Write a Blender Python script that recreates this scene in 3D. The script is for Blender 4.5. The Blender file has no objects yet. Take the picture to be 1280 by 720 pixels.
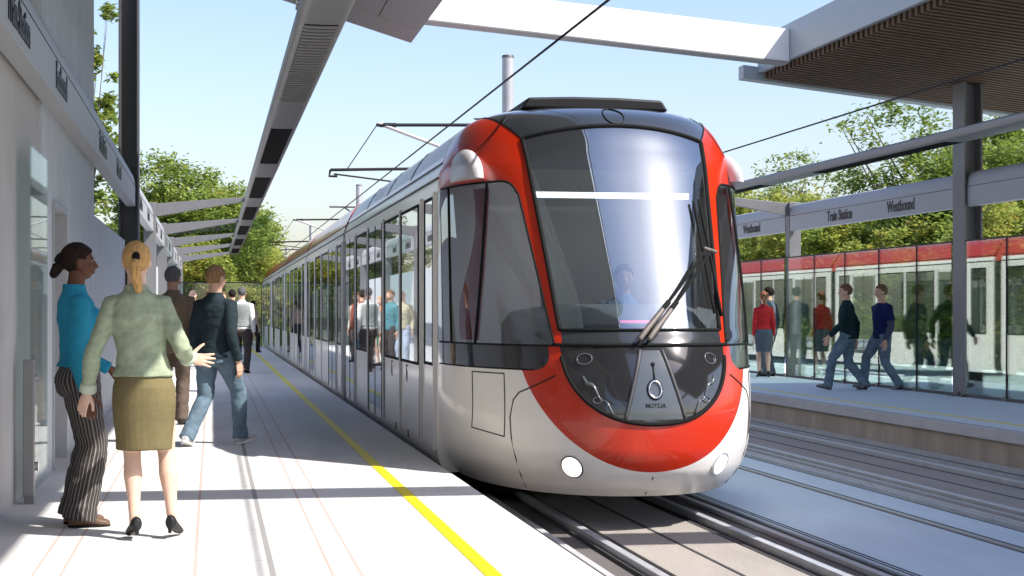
import bpy, bmesh, math, random
import numpy as np
from mathutils import Vector, Matrix, noise
R = math.radians
PI = math.pi
random.seed(7)
SC = bpy.context.scene
COL = SC.collection

# ------------------------------------------------------------------ materials
def new_mat(name):
    m = bpy.data.materials.new(name); m.use_nodes = True
    nt = m.node_tree
    return m, nt, nt.nodes['Principled BSDF'], nt.nodes['Material Output']

def mat(name, col, rough=0.6, metal=0.0, var=0.0, vscale=6.0, bump=0.0, bscale=40.0, coat=0.0, stretch=(1,1,1), col2=None, spec=0.5):
    """plain procedural material: base colour broken up by noise, optional fine bump"""
    m, nt, bs, out = new_mat(name)
    N = nt.nodes; L = nt.links
    bs.inputs['Roughness'].default_value = rough
    bs.inputs['Metallic'].default_value = metal
    bs.inputs['Coat Weight'].default_value = coat
    bs.inputs['Coat Roughness'].default_value = 0.06
    bs.inputs['Specular IOR Level'].default_value = spec
    bs.inputs['Base Color'].default_value = (*col, 1)
    tc = N.new('ShaderNodeTexCoord')
    mp = N.new('ShaderNodeMapping'); mp.inputs['Scale'].default_value = stretch
    L.new(tc.outputs['Object'], mp.inputs['Vector'])
    if var > 0 or col2:
        n1 = N.new('ShaderNodeTexNoise'); n1.inputs['Scale'].default_value = vscale; n1.inputs['Detail'].default_value = 6
        n1.inputs['Roughness'].default_value = 0.62
        L.new(mp.outputs['Vector'], n1.inputs['Vector'])
        rp = N.new('ShaderNodeValToRGB')
        a = col2 if col2 else tuple(max(0, c*(1-var)) for c in col)
        b = tuple(min(1, c*(1+var)) for c in col) if not col2 else col
        rp.color_ramp.elements[0].color = (*a, 1); rp.color_ramp.elements[1].color = (*b, 1)
        rp.color_ramp.elements[0].position = 0.34 if col2 else .3; rp.color_ramp.elements[1].position = 0.66 if col2 else .7
        L.new(n1.outputs['Fac'], rp.inputs['Fac']); L.new(rp.outputs['Color'], bs.inputs['Base Color'])
        mr = N.new('ShaderNodeMapRange'); mr.inputs['To Min'].default_value = max(0, rough-.08); mr.inputs['To Max'].default_value = min(1, rough+.1)
        L.new(n1.outputs['Fac'], mr.inputs['Value']); L.new(mr.outputs['Result'], bs.inputs['Roughness'])
    if bump > 0:
        n2 = N.new('ShaderNodeTexNoise'); n2.inputs['Scale'].default_value = bscale; n2.inputs['Detail'].default_value = 5
        L.new(mp.outputs['Vector'], n2.inputs['Vector'])
        bp = N.new('ShaderNodeBump'); bp.inputs['Strength'].default_value = bump; bp.inputs['Distance'].default_value = 0.01
        L.new(n2.outputs['Fac'], bp.inputs['Height']); L.new(bp.outputs['Normal'], bs.inputs['Normal'])
    return m

def mirror_glass(name, tint, refl, base):
    """dark reflective glazing (tinted tram windows)"""
    m, nt, bs, out = new_mat(name)
    N = nt.nodes; L = nt.links
    bs.inputs['Base Color'].default_value = (*base, 1); bs.inputs['Roughness'].default_value = 0.08
    g = N.new('ShaderNodeBsdfGlossy'); g.inputs['Color'].default_value = (*tint, 1); g.inputs['Roughness'].default_value = 0.012
    fr = N.new('ShaderNodeFresnel'); fr.inputs['IOR'].default_value = 1.5
    mr = N.new('ShaderNodeMapRange'); mr.inputs['To Min'].default_value = refl; mr.inputs['To Max'].default_value = 1.0
    L.new(fr.outputs['Fac'], mr.inputs['Value'])
    mx = N.new('ShaderNodeMixShader')
    L.new(mr.outputs['Result'], mx.inputs['Fac']); L.new(bs.outputs['BSDF'], mx.inputs[1]); L.new(g.outputs['BSDF'], mx.inputs[2])
    L.new(mx.outputs['Shader'], out.inputs['Surface'])
    return m

def clear_glass(name, tint, refl, gcol=(1,1,1), rough=0.0, fmax=1.0):
    """thin pane: see-through with a mirror part"""
    m, nt, bs, out = new_mat(name)
    N = nt.nodes; L = nt.links
    N.remove(bs)
    t = N.new('ShaderNodeBsdfTransparent'); t.inputs['Color'].default_value = (*tint, 1)
    g = N.new('ShaderNodeBsdfGlossy'); g.inputs['Color'].default_value = (*gcol, 1); g.inputs['Roughness'].default_value = rough
    fr = N.new('ShaderNodeFresnel'); fr.inputs['IOR'].default_value = 1.5
    mr = N.new('ShaderNodeMapRange'); mr.inputs['To Min'].default_value = refl; mr.inputs['To Max'].default_value = fmax
    L.new(fr.outputs['Fac'], mr.inputs['Value'])
    mx = N.new('ShaderNodeMixShader')
    L.new(mr.outputs['Result'], mx.inputs['Fac']); L.new(t.outputs['BSDF'], mx.inputs[1]); L.new(g.outputs['BSDF'], mx.inputs[2])
    L.new(mx.outputs['Shader'], out.inputs['Surface'])
    return m

def emit_mat(name, col, s):
    m, nt, bs, out = new_mat(name)
    bs.inputs['Base Color'].default_value = (*col, 1)
    bs.inputs['Emission Color'].default_value = (*col, 1); bs.inputs['Emission Strength'].default_value = s
    return m

def math_node(nt, op, a, b=None, c=None):
    n = nt.nodes.new('ShaderNodeMath'); n.operation = op
    for k, v in enumerate((a, b, c)):
        if v is None: continue
        if isinstance(v, (int, float)): n.inputs[k].default_value = v
        else: nt.links.new(v, n.inputs[k])
    return n.outputs[0]

def paving_mat():
    """pale concrete with parallel joints and faint cross joints"""
    m, nt, bs, out = new_mat('platform_concrete')
    N = nt.nodes; L = nt.links
    tc = N.new('ShaderNodeTexCoord'); sp = N.new('ShaderNodeSeparateXYZ'); L.new(tc.outputs['Object'], sp.inputs[0])
    x, y = sp.outputs['X'], sp.outputs['Y']
    n1 = N.new('ShaderNodeTexNoise'); n1.inputs['Scale'].default_value = 1.3; n1.inputs['Detail'].default_value = 8; n1.inputs['Roughness'].default_value = .65
    mp = N.new('ShaderNodeMapping'); mp.inputs['Scale'].default_value = (1, .35, 1); L.new(tc.outputs['Object'], mp.inputs[0]); L.new(mp.outputs[0], n1.inputs['Vector'])
    rp = N.new('ShaderNodeValToRGB')
    rp.color_ramp.elements[0].position = .28; rp.color_ramp.elements[1].position = .72
    rp.color_ramp.elements[0].color = (.52, .505, .49, 1); rp.color_ramp.elements[1].color = (.70, .69, .675, 1)
    L.new(n1.outputs['Fac'], rp.inputs['Fac'])
    col = rp.outputs['Color']
    def line(c, at, w):
        return math_node(nt, 'LESS_THAN', math_node(nt, 'ABSOLUTE', math_node(nt, 'SUBTRACT', c, at)), w)
    def over(col, mask, rgb, f):
        mx = N.new('ShaderNodeMix'); mx.data_type = 'RGBA'
        L.new(math_node(nt, 'MULTIPLY', mask, f), mx.inputs['Factor']); L.new(col, mx.inputs['A']); mx.inputs['B'].default_value = (*rgb, 1)
        return mx.outputs['Result']
    for at, w, rgb, f in ((-.865,.008,(.42,.24,.19),.62), (-.73,.008,(.42,.24,.19),.62), (-.084,.009,(.42,.24,.19),.62), (.295,.016,(.2,.19,.19),.8),
                          (.583,.008,(.42,.24,.19),.62), (.722,.008,(.42,.24,.19),.62)):
        col = over(col, line(x, at, w), rgb, f)
    fy = math_node(nt, 'FRACT', math_node(nt, 'DIVIDE', y, 1.2))
    col = over(col, math_node(nt, 'LESS_THAN', fy, .006), (.20, .18, .17), .8)
    L.new(col, bs.inputs['Base Color'])
    bs.inputs['Roughness'].default_value = .7
    n2 = N.new('ShaderNodeTexNoise'); n2.inputs['Scale'].default_value = 60; n2.inputs['Detail'].default_value = 4
    L.new(tc.outputs['Object'], n2.inputs['Vector'])
    bp = N.new('ShaderNodeBump'); bp.inputs['Strength'].default_value = .25; bp.inputs['Distance'].default_value = .004
    L.new(n2.outputs['Fac'], bp.inputs['Height']); L.new(bp.outputs['Normal'], bs.inputs['Normal'])
    return m

def stripe_mat(name, dark, light, period, duty):
    """pin stripes running down the cloth"""
    m, nt, bs, out = new_mat(name)
    N = nt.nodes; L = nt.links
    tc = N.new('ShaderNodeTexCoord'); sp = N.new('ShaderNodeSeparateXYZ'); L.new(tc.outputs['Object'], sp.inputs[0])
    at = N.new('ShaderNodeAttribute'); at.attribute_name = 'around'
    f = math_node(nt, 'FRACT', math_node(nt, 'MULTIPLY', at.outputs['Fac'], period))
    k = math_node(nt, 'LESS_THAN', f, duty)
    mx = N.new('ShaderNodeMix'); mx.data_type = 'RGBA'
    L.new(k, mx.inputs['Factor']); mx.inputs['A'].default_value = (*dark, 1); mx.inputs['B'].default_value = (*light, 1)
    L.new(mx.outputs['Result'], bs.inputs['Base Color']); bs.inputs['Roughness'].default_value = .85
    return m

def leaf_mat():
    m, nt, bs, out = new_mat('leaves')
    N = nt.nodes; L = nt.links
    at = N.new('ShaderNodeAttribute'); at.attribute_name = 'leaf_tint'
    rp = N.new('ShaderNodeValToRGB'); e = rp.color_ramp.elements
    e[0].position = 0; e[0].color = (.075, .125, .025, 1)
    e[1].position = 1; e[1].color = (.44, .20, .04, 1)
    for p, c in ((.35, (.205, .28, .05, 1)), (.62, (.345, .375, .07, 1)), (.84, (.40, .30, .05, 1))):
        q = e.new(p); q.color = c
    L.new(at.outputs['Fac'], rp.inputs['Fac'])
    L.new(rp.outputs['Color'], bs.inputs['Base Color']); bs.inputs['Roughness'].default_value = .55
    tr = N.new('ShaderNodeBsdfTranslucent'); L.new(rp.outputs['Color'], tr.inputs['Color'])
    mx = N.new('ShaderNodeMixShader'); mx.inputs['Fac'].default_value = .45
    L.new(bs.outputs['BSDF'], mx.inputs[1]); L.new(tr.outputs['BSDF'], mx.inputs[2]); L.new(mx.outputs['Shader'], out.inputs['Surface'])
    return m

M = dict(
    paving=paving_mat(),
    edge=mat('rough_edge_concrete', (.64,.62,.59), .8, var=.06, vscale=5, bump=.9, bscale=28, stretch=(1,.5,1)),
    yellow=mat('yellow_paint', (.80,.66,.0), .55, var=.06, vscale=14),
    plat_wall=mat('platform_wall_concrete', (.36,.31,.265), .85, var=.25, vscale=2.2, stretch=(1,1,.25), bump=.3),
    coping=mat('coping_concrete', (.42,.42,.43), .8, var=.08, vscale=3, bump=.3),
    plat_right=mat('right_platform_paving', (.62,.68,.72), .7, var=.05, vscale=2, stretch=(.4,1,1), bump=.2),
    slab=mat('track_slab_concrete', (.50,.60,.66), .8, var=.08, vscale=2.5, stretch=(1,.25,1), bump=.3),
    bed=mat('track_bed', (.115,.105,.10), .9, var=.14, vscale=4, bump=.5, stretch=(1,.3,1)),
    bed_mid=mat('track_middle', (.31,.28,.25), .9, var=.1, vscale=3, bump=.4, stretch=(1,.3,1)),
    rail=mat('rail_steel', (.44,.46,.49), .38, .2, var=.12),
    groove=mat('rail_groove', (.04,.04,.042), .8),
    ground=mat('ground_grass', (.10,.13,.05), .95, var=.35, vscale=.6, bump=.6, bscale=8),
    concrete=mat('board_marked_concrete', (.56,.60,.63), .75, var=.30, vscale=6, stretch=(5,5,.35), bump=.4, bscale=30, col2=(.40,.425,.445)),
    concrete2=mat('smooth_concrete', (.42,.41,.40), .8, var=.08, vscale=2, bump=.25),
    steel=mat('grey_painted_steel', (.145,.145,.148), .45, var=.06, vscale=5, bump=.05),
    steel_dark=mat('dark_painted_steel', (.058,.058,.06), .5, var=.12, vscale=4),
    steel_light=mat('pale_grey_metal', (.195,.192,.19), .42, var=.04, vscale=4),
    sign=mat('sign_grey', (.33,.34,.355), .5, var=.04, vscale=3),
    letter=mat('black_lettering', (.008,.008,.009), .5),
    slot=mat('black_slot', (.004,.004,.004), .9, spec=.1),
    grille=mat('grille_metal', (.19,.185,.18), .5),
    wood=mat('timber_batten', (.085,.047,.025), .65, var=.3, vscale=3, stretch=(1,8,8), bump=.2),
    white_beam=mat('white_beam_paint', (.78,.76,.74), .5, var=.03, vscale=3),
    canopy=mat('canopy_panel', (.125,.122,.12), .5, var=.05, vscale=2),
    fascia=mat('canopy_fascia', (.32,.36,.39), .4, var=.04, vscale=2),
    wire=mat('black_cable', (.01,.01,.011), .5),
    pole=mat('galvanised_pole', (.42,.42,.43), .4, .35, var=.06),
    red=mat('red_tram_paint', (.47,.020,.0015), .3, coat=.5, var=.03, vscale=3),
    white=mat('white_tram_paint', (.78,.74,.70), .32, coat=.4, var=.025, vscale=2),
    roofgrey=mat('grey_roof_paint', (.55,.53,.555), .4, coat=.2, var=.03),
    black=mat('black_trim', (.007,.007,.008), .5, spec=.3),
    rubber=mat('black_rubber', (.008,.008,.008), .8, spec=.15),
    hood=mat('dark_grey_hood', (.026,.030,.034), .14, coat=.8, var=.05),
    mask=mat('glossy_black_mask', (.018,.018,.02), .08, coat=1.0),
    maskpanel=mat('dark_emblem_panel', (.07,.08,.09), .2, coat=.5),
    bellows=mat('bellows_rubber', (.02,.02,.02), .8),
    frame=mat('window_frame_grey', (.66,.65,.64), .4, var=.02),
    chrome=mat('chrome', (.75,.75,.76), .15, 1.0),
    dash=mat('dashboard', (.30,.32,.33), .6, var=.05),
    inner=mat('cab_interior', (.24,.24,.245), .7),
    wiperarm=mat('wiper_arm', (.13,.11,.10), .5),
    lamp=emit_mat('headlamp', (1,.97,.90), .7),
    strip=emit_mat('cab_light', (1,1,1), 1.6),
    amber=emit_mat('dash_display', (1,.2,.35), .9),
    winglass=mirror_glass('tram_window_glass', (.86,.89,.90), .50, (.07,.078,.08)),
    windscreen=clear_glass('windscreen_glass', (.50,.56,.60), .34, (.82,.94,1.0)),
    cabglass=clear_glass('cab_side_glass', (.72,.74,.76), .16, (.9,.95,1)),
    screen=clear_glass('screen_glass', (.72,.82,.77), .17, (.95,.97,.95), 0.0, .62),
    roofglass=clear_glass('roof_glass', (.72,.82,.78), .05, (.7,.7,.7), 0.0, .12),
    screen_clear=clear_glass('clear_screen_glass', (.82,.89,.88), .08, (1,1,1), 0.0, .40),
    leaf=leaf_mat(),
    bark=mat('bark', (.13,.10,.075), .9, var=.3, vscale=8, bump=.8, bscale=20),
)

# ------------------------------------------------------------------ object helpers
def link(o):
    COL.objects.link(o); return o

def tag(o, label=None, cat=None, group=None, kind=None):
    if label: o['label'] = label
    if cat: o['category'] = cat
    if group: o['group'] = group
    if kind: o['kind'] = kind
    return o

def empty(name, loc, label, cat, group=None, rz=0.0):
    o = bpy.data.objects.new(name, None); link(o)
    o.location = loc; o.rotation_euler = (0, 0, rz); o.empty_display_size = .2
    return tag(o, label, cat, group)

def origin(p):
    v = Vector((0, 0, 0))
    while p is not None:
        v += p.location; p = p.parent
    return v

def copy_tree(o, parent=None):
    c = o.copy(); COL.objects.link(c); c.parent = parent
    for ch in list(o.children): copy_tree(ch, c)
    return c

class MB:
    def __init__(s): s.v = []; s.f = []
    def add(s, vs, fs):
        b = len(s.v); s.v += [tuple(v) for v in vs]; s.f += [tuple(b+i for i in f) for f in fs]; return s
    def box(s, x0, x1, y0, y1, z0, z1):
        return s.add([(x0,y0,z0),(x1,y0,z0),(x1,y1,z0),(x0,y1,z0),(x0,y0,z1),(x1,y0,z1),(x1,y1,z1),(x0,y1,z1)],
                     [(3,2,1,0),(4,5,6,7),(0,1,5,4),(1,2,6,5),(2,3,7,6),(3,0,4,7)])
    def loft(s, rings, cap=True, closed=True):
        n = len(rings[0]); vs = [p for r in rings for p in r]; fs = []
        for i in range(len(rings)-1):
            for j in range(n if closed else n-1):
                k = (j+1) % n
                fs.append((i*n+j, i*n+k, (i+1)*n+k, (i+1)*n+j))
        if cap and closed:
            fs.append(tuple(range(n-1, -1, -1))); fs.append(tuple((len(rings)-1)*n+j for j in range(n)))
        return s.add(vs, fs)
    def tube(s, pts, rad, n=10, caps=False, flat=None):
        """swept tube with radius per point; caps=True rounds the ends"""
        pts = [Vector(p) for p in pts]
        if not isinstance(rad, (list, tuple)): rad = [rad]*len(pts)
        rad = list(rad)
        if caps:
            d0 = (pts[0]-pts[1]).normalized(); d1 = (pts[-1]-pts[-2]).normalized()
            P, Q = [], []
            for a in (90, 60, 30):
                P.append(pts[0]+d0*rad[0]*math.sin(R(a))); Q.append(max(1e-4, rad[0]*math.cos(R(a))))
            P += pts; Q += rad
            for a in (30, 60, 90):
                P.append(pts[-1]+d1*rad[-1]*math.sin(R(a))); Q.append(max(1e-4, rad[-1]*math.cos(R(a))))
            pts, rad = P, Q
        rings = []; up = None
        for i, p in enumerate(pts):
            d = (pts[min(i+1, len(pts)-1)]-pts[max(i-1, 0)])
            if d.length < 1e-9: d = Vector((0,0,1))
            d.normalize()
            if up is None:
                up = Vector((0,0,1)) if abs(d.z) < .9 else Vector((1,0,0))
            a = d.cross(up)
            if a.length < 1e-6: a = d.orthogonal()
            a.normalize(); b = a.cross(d).normalized(); up = b
            rings.append([p+a*rad[i]*math.cos(2*PI*k/n)+b*rad[i]*math.sin(2*PI*k/n) for k in range(n)])
        return s.loft(rings)
    def ellipsoid(s, c, r, n=16, m=10, rot=None):
        rings = []
        for i in range(m+1):
            a = -PI/2+PI*i/m
            ca = max(math.cos(a), 1e-3)
            ring = []
            for j in range(n):
                v = Vector((r[0]*ca*math.cos(2*PI*j/n), r[1]*ca*math.sin(2*PI*j/n), r[2]*math.sin(a)))
                if rot: v = rot @ v
                ring.append(Vector(c)+v)
            rings.append(ring)
        return s.loft(rings)
    def prism(s, poly, axis, a0, a1):
        """extrude a 2-D outline along an axis; outline given in the two other axes in order"""
        def P(q, a):
            return {'x': (a, q[0], q[1]), 'y': (q[0], a, q[1]), 'z': (q[0], q[1], a)}[axis]
        return s.loft([[P(q, a0) for q in poly], [P(q, a1) for q in poly]])
    def build(s, name, m, parent=None, smooth=False, bevel=0, recalc=True, local=False):
        me = bpy.data.meshes.new(name)
        o0 = origin(parent) if (parent and not local) else Vector((0,0,0))
        me.from_pydata([(v[0]-o0.x, v[1]-o0.y, v[2]-o0.z) for v in s.v], [], s.f)
        if recalc:
            bm = bmesh.new(); bm.from_mesh(me); bmesh.ops.recalc_face_normals(bm, faces=bm.faces); bm.to_mesh(me); bm.free()
        me.materials.append(M[m] if isinstance(m, str) else m)
        o = bpy.data.objects.new(name, me); link(o)
        if parent: o.parent = parent
        if smooth:
            me.polygons.foreach_set('use_smooth', [True]*len(me.polygons))
            if smooth == 'auto':
                bm = bmesh.new(); bm.from_mesh(me)
                for e in bm.edges:
                    e.smooth = not (len(e.link_faces) == 2 and e.calc_face_angle(0) > R(35))
                bm.to_mesh(me); bm.free()
        if bevel:
            b = o.modifiers.new('bevel', 'BEVEL'); b.width = bevel; b.segments = 2; b.limit_method = 'ANGLE'; b.angle_limit = R(40)
        me.update()
        return o

def struct(o):
    o['kind'] = 'structure'; return o

def text_mesh(name, txt, size, m, parent, mw, depth=.006, sx=1.0):
    """real raised lettering; mw maps text space (x along, y up, z out) to the world"""
    cu = bpy.data.curves.new(name, 'FONT'); cu.body = txt; cu.size = size; cu.extrude = depth; cu.align_x = 'LEFT'; cu.offset = size*.019
    t = bpy.data.objects.new('tmp', cu); link(t)
    dg = bpy.context.evaluated_depsgraph_get()
    me = bpy.data.meshes.new_from_object(t.evaluated_get(dg))
    bpy.data.objects.remove(t); bpy.data.curves.remove(cu)
    me.transform(Matrix.Diagonal((sx, 1, 1, 1)))
    me.transform(mw)
    if parent: me.transform(Matrix.Translation(-origin(parent)))
    me.materials.clear(); me.materials.append(M[m])
    o = bpy.data.objects.new(name, me); link(o)
    if parent: o.parent = parent
    return o

# ------------------------------------------------------------------ world, sun, camera
SUN = Vector((-.75, .57, -1.0)).normalized()       # travel direction of the light
elev = math.asin(-SUN.z)
toward = -SUN
w = bpy.data.worlds.new('World'); SC.world = w; w.use_nodes = True
nt = w.node_tree
bg = nt.nodes['Background']; sky = nt.nodes.new('ShaderNodeTexSky'); sky.sky_type = 'NISHITA'; sky.sun_disc = False
sky.sun_elevation = elev; sky.sun_rotation = math.atan2(toward.x, toward.y)
sky.air_density = 1.2; sky.dust_density = 1.6; sky.ozone_density = 1.5; sky.altitude = 50
mul = nt.nodes.new('ShaderNodeMix'); mul.data_type = 'RGBA'; mul.blend_type = 'MULTIPLY'; mul.inputs['Factor'].default_value = 1
mul.inputs['B'].default_value = (.90, .88, .99, 1)
nt.links.new(sky.outputs['Color'], mul.inputs['A']); nt.links.new(mul.outputs['Result'], bg.inputs['Color']); bg.inputs['Strength'].default_value = .112
sl = bpy.data.lights.new('sun', 'SUN'); sl.energy = 3.9; sl.angle = R(.5); sl.color = (1.0, .955, .89)
so = bpy.data.objects.new('sun', sl); link(so); so.rotation_euler = SUN.to_track_quat('-Z', 'Y').to_euler(); so.location = (20, -15, 25)
SC.view_settings.view_transform = 'Standard'; SC.view_settings.look = 'None'; SC.view_settings.gamma = 1; SC.view_settings.exposure = 1.1
SC.view_settings.use_curve_mapping = False
cam = bpy.data.cameras.new('camera'); co = bpy.data.objects.new('camera', cam); link(co)
co.location = (0, 0, 1.29); co.rotation_euler = (R(90), 0, -math.atan2(375, 2000))
cam.sensor_width = 36; cam.lens = 36*2000/1280; cam.shift_y = 30/1280; cam.clip_end = 3000; cam.clip_start = .1
SC.camera = co
SC.cycles.max_bounces = 8; SC.cycles.transparent_max_bounces = 16; SC.cycles.glossy_bounces = 4; SC.cycles.diffuse_bounces = 5
SC.cycles.use_denoising = True; SC.cycles.sample_clamp_indirect = 6
# ------------------------------------------------------------------ the setting
Y0S, Y1S = -12, 150
struct(MB().add([(-900,-300,-.46),(900,-300,-.46),(900,1500,-.46),(-900,1500,-.46)], [(0,1,2,3)]).build('ground', 'ground'))
struct(MB().box(-9, 1.395, Y0S, 62, -.45, 0).build('platform', 'paving'))
struct(MB().box(1.395, 1.89, Y0S, 62, -.12, .0).build('platform_edge', 'edge', bevel=.012))
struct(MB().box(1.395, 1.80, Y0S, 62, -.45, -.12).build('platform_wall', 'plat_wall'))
struct(MB().box(1.313, 1.395, Y0S, 62, .0, .004).build('platform_line', 'yellow'))
# trackway
struct(MB().box(1.80, 8.6, Y0S, Y1S, -.55, -.425).build('track_bed', 'bed'))
struct(MB().box(4.37, 5.60, Y0S, Y1S, -.425, -.395).box(5.68, 6.14, Y0S, Y1S, -.425, -.395).build('track_slab', 'slab', bevel=.01))
struct(MB().box(5.60, 5.68, Y0S, Y1S, -.425, -.41).build('drain_channel', 'bed_mid'))
for xg in (4.40, 4.44, 5.575, 5.69, 6.10): struct(MB().box(xg-.006, xg+.006, Y0S, Y1S, -.395, -.391).build('slab_joint', 'groove'))
for xg in (6.16, 6.42, 7.98, 8.36): struct(MB().box(xg, xg+.045, Y0S, Y1S, -.425, -.37).build('trackside_curb', 'rail'))
def track(c, name='track_middle'):
    struct(MB().box(c-.42, c+.42, Y0S, Y1S, -.425, -.405).build(name, 'bed_mid'))
    for s in (-1, 1):
        x = c+s*.565
        b = MB().box(x-.034, x+.034, Y0S, Y1S, -.425, -.362)
        struct(b.build('rail', 'rail', bevel=.008))
        g = MB().box(x-s*.075-.030, x-s*.075+.030, Y0S, Y1S, -.425, -.418).box(x+.06 if s > 0 else x-.075, x+.075 if s > 0 else x-.06, Y0S, Y1S, -.425, -.40)
        struct(g.build('rail_groove', 'groove'))
        struct(MB().box(x+s*.30-.03, x+s*.30+.03, Y0S, Y1S, -.425, -.385).build('trackside_curb', 'coping', bevel=.008))
    struct(MB().box(c-.012, c+.012, Y0S, Y1S, -.405, -.401).build('track_joint', 'groove'))
track(3.355); track(7.2)
# right platform
struct(MB().box(8.62, 17, Y0S, 95, -.55, 0).build('platform_right', 'plat_right'))
struct(MB().box(8.47, 8.62, Y0S, 95, -.13, .0).build('platform_coping', 'coping', bevel=.01))
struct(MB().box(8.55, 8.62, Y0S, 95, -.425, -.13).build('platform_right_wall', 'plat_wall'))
struct(MB().box(9.0, 9.06, Y0S, 95, 0, .004).build('platform_right_line', 'yellow'))

# ------------------------------------------------------------------ left shelter: tower, walls, glass
t = empty('concrete_tower', (-2.6, 14, 0), 'tall board marked concrete tower with a narrow doorway behind the woman in turquoise', 'tower')
tb = MB().box(-4, -1.28, 12.73, 13.5, 0, 9).box(-4, -1.28, 14.7, 18.2, 0, 9).box(-4, -1.28, 13.5, 14.7, 2.2, 9)
tb.build('wall', 'concrete', t)
MB().box(-4, -1.62, 13.5, 14.7, 0, 2.2).build('door', 'concrete2', t)
fr = MB().box(-1.62, -1.262, 13.5, 13.55, 0, 2.2).box(-1.62, -1.262, 14.65, 14.7, 0, 2.2).box(-1.62, -1.262, 13.55, 14.65, 2.15, 2.2)
fr.build('door_frame', 'sign', t)
o = MB().box(-4.6, -1.31, 5.0, 12.72, 0, 9).build('concrete_wall', 'concrete2'); tag(o, 'smooth grey concrete wall at the left edge under the hanging station sign', 'wall')
def low_wall(y0, y1, lab):
    b = MB()
    n = max(1, round((y1-y0)/2.0)); d = (y1-y0)/n
    for k in range(n):
        b.box(-1.50, -1.30, y0+k*d+.008, y0+(k+1)*d-.008, 0, 2.38)
    o = b.build('concrete_wall', 'concrete', bevel=.008)
    return tag(o, lab, 'wall', 'low concrete walls of the left shelter')
low_wall(18.2, 25.0, 'low pale concrete wall between the tower and the big dark steel column')
for k in range(4):
    low_wall(25.5+7.5*k, 25.5+7.5*(k+1)-.3, ['low concrete wall just beyond the big dark column', 'low concrete wall behind the second row of shelter posts',
             'low concrete wall behind the man in the brown suit', 'farthest low concrete wall along the left platform'][k])
# glass balustrade by the tower
t = empty('glass_screen', (-1.2, 11.2, 0), 'clear frameless glass pane clamped to a short steel post at the left edge', 'glass screen')
MB().box(-1.215, -1.203, 11.28, 12.35, .06, 2.42).build('pane', 'screen_clear', t)
p = MB().box(-1.245, -1.175, 11.14, 11.22, .05, .97).build('post', 'steel_light', t, bevel=.006)
MB().box(-1.24, -1.18, 11.15, 11.21, 0, .06).build('foot', 'steel', t)
for z in (.25, .84):
    MB().tube([(-1.21,11.18,z),(-1.21,11.34,z)], .022, 12).tube([(-1.245,11.20,z),(-1.15,11.20,z)], .03, 12).build('clamp', 'chrome', t, smooth='auto')

# ------------------------------------------------------------------ station signs (real lettering)
def sign(x, side, y0, y1, texts, lab, group):
    """side=+1: face looks to +x (left shelter); -1: face looks to -x"""
    t = empty('station_sign', (x, (y0+y1)/2, 2.9), lab, 'sign', group)
    f = x; bk = x-side*.13
    prof = [(f, 2.90), (f, 3.20)]
    for a in range(0, 91, 15):
        prof.append((f-side*(.11-.11*math.cos(R(a))), 3.20+.23*math.sin(R(a))))
    prof += [(bk, 3.43), (bk, 2.90)]
    MB().prism(prof, 'y', y0, y1).build('housing', 'sign', t, smooth='auto')
    MB().box(min(f, f+side*.004), max(f, f+side*.004), y0, y1, 3.197, 3.205).build('trim', 'black', t)
    for s, yy, size, sxx in texts:
        if side > 0: mw = Matrix(((0,0,1,x+.004),(1,0,0,yy),(0,1,0,2.98),(0,0,0,1)))
        else: mw = Matrix(((0,0,-1,x-.004),(-1,0,0,yy),(0,1,0,2.98),(0,0,0,1)))
        text_mesh('lettering', s, size, 'letter', t, mw, .004, sxx)
    return t
LX, RX = -1.15, 11.30
sign(LX, 1, 2.0, 25.05, [('Train Station', 9.5, .28, .78), ('Eastbound', 12.4, .28, .78), ('Train Station', 17.1, .28, .78), ('Eastbound', 20.2, .28, .78)],
     'long grey sign on the concrete wall at the left edge, reading Train Station Eastbound', 'station signs')
lab_l = ['grey sign box just behind the big dark column on the left platform', 'second sign box along the left shelter posts',
         'third sign box along the left shelter posts', 'fourth sign box along the left shelter', 'farthest sign box of the left shelter']
for k in range(5):
    y0 = 25.5+7.5*k
    sign(LX, 1, y0+.15, y0+7.2, [('Train Station', y0+.9, .28, .78), ('Eastbound', y0+4.2, .28, .78)], lab_l[k], 'station signs')
RP = [15.4, 22.9, 30.4, 37.9, 45.4, 52.9]
lab_r = ['grey sign box at the right edge, right of the wide column', 'grey sign reading Train Station Westbound between the wide column and the slim post',
         'grey sign reading Westbound next to the tram on the right platform', 'sign box beside the tram windscreen, second farthest on the right platform', 'farthest sign box of the right shelter']
for k in range(5):
    a, b = RP[k], RP[k+1]
    sign(RX, -1, a+.14 if k != 1 else a+.22, b-.14, [('Train Station', b-2.1, .27, .84), ('Westbound', b-4.80, .27, .84)], lab_r[k], 'station signs')

# ------------------------------------------------------------------ shelter posts with arms
def post(x, y, side, lab, group):
    t = empty('shelter_post', (x, y, 0), lab, 'post', group)
    MB().box(x-.12, x+.12, y-.11, y+.11, 0, 3.48).build('column', 'steel', t, bevel=.008)
    MB().box(x-.17, x+.17, y-.17, y+.17, 0, .02).build('base_plate', 'steel_dark', t)
    xa, xb = x+side*.12, x+side*1.92
    if side > 0: poly = [(xa, 3.20), (xb, 3.53), (xb, 3.62), (xa, 3.46)]
    else: poly = [(xb, 3.53), (xa, 3.20), (xa, 3.46), (xb, 3.62)]
    MB().prism(poly, 'y', y-.05, y+.05).build('arm', 'steel', t, bevel=.006)
    return t
pl = ['steel shelter post with roof arm right behind the big dark column', 'second shelter post with roof arm along the left platform', 'third shelter post with roof arm along the left platform',
      'fourth shelter post with roof arm along the left platform', 'farthest shelter post with roof arm on the left platform']
for k in range(5):
    post(-1.22, 32.8+7.5*k, 1, pl[k], 'shelter posts of the left platform')
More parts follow.
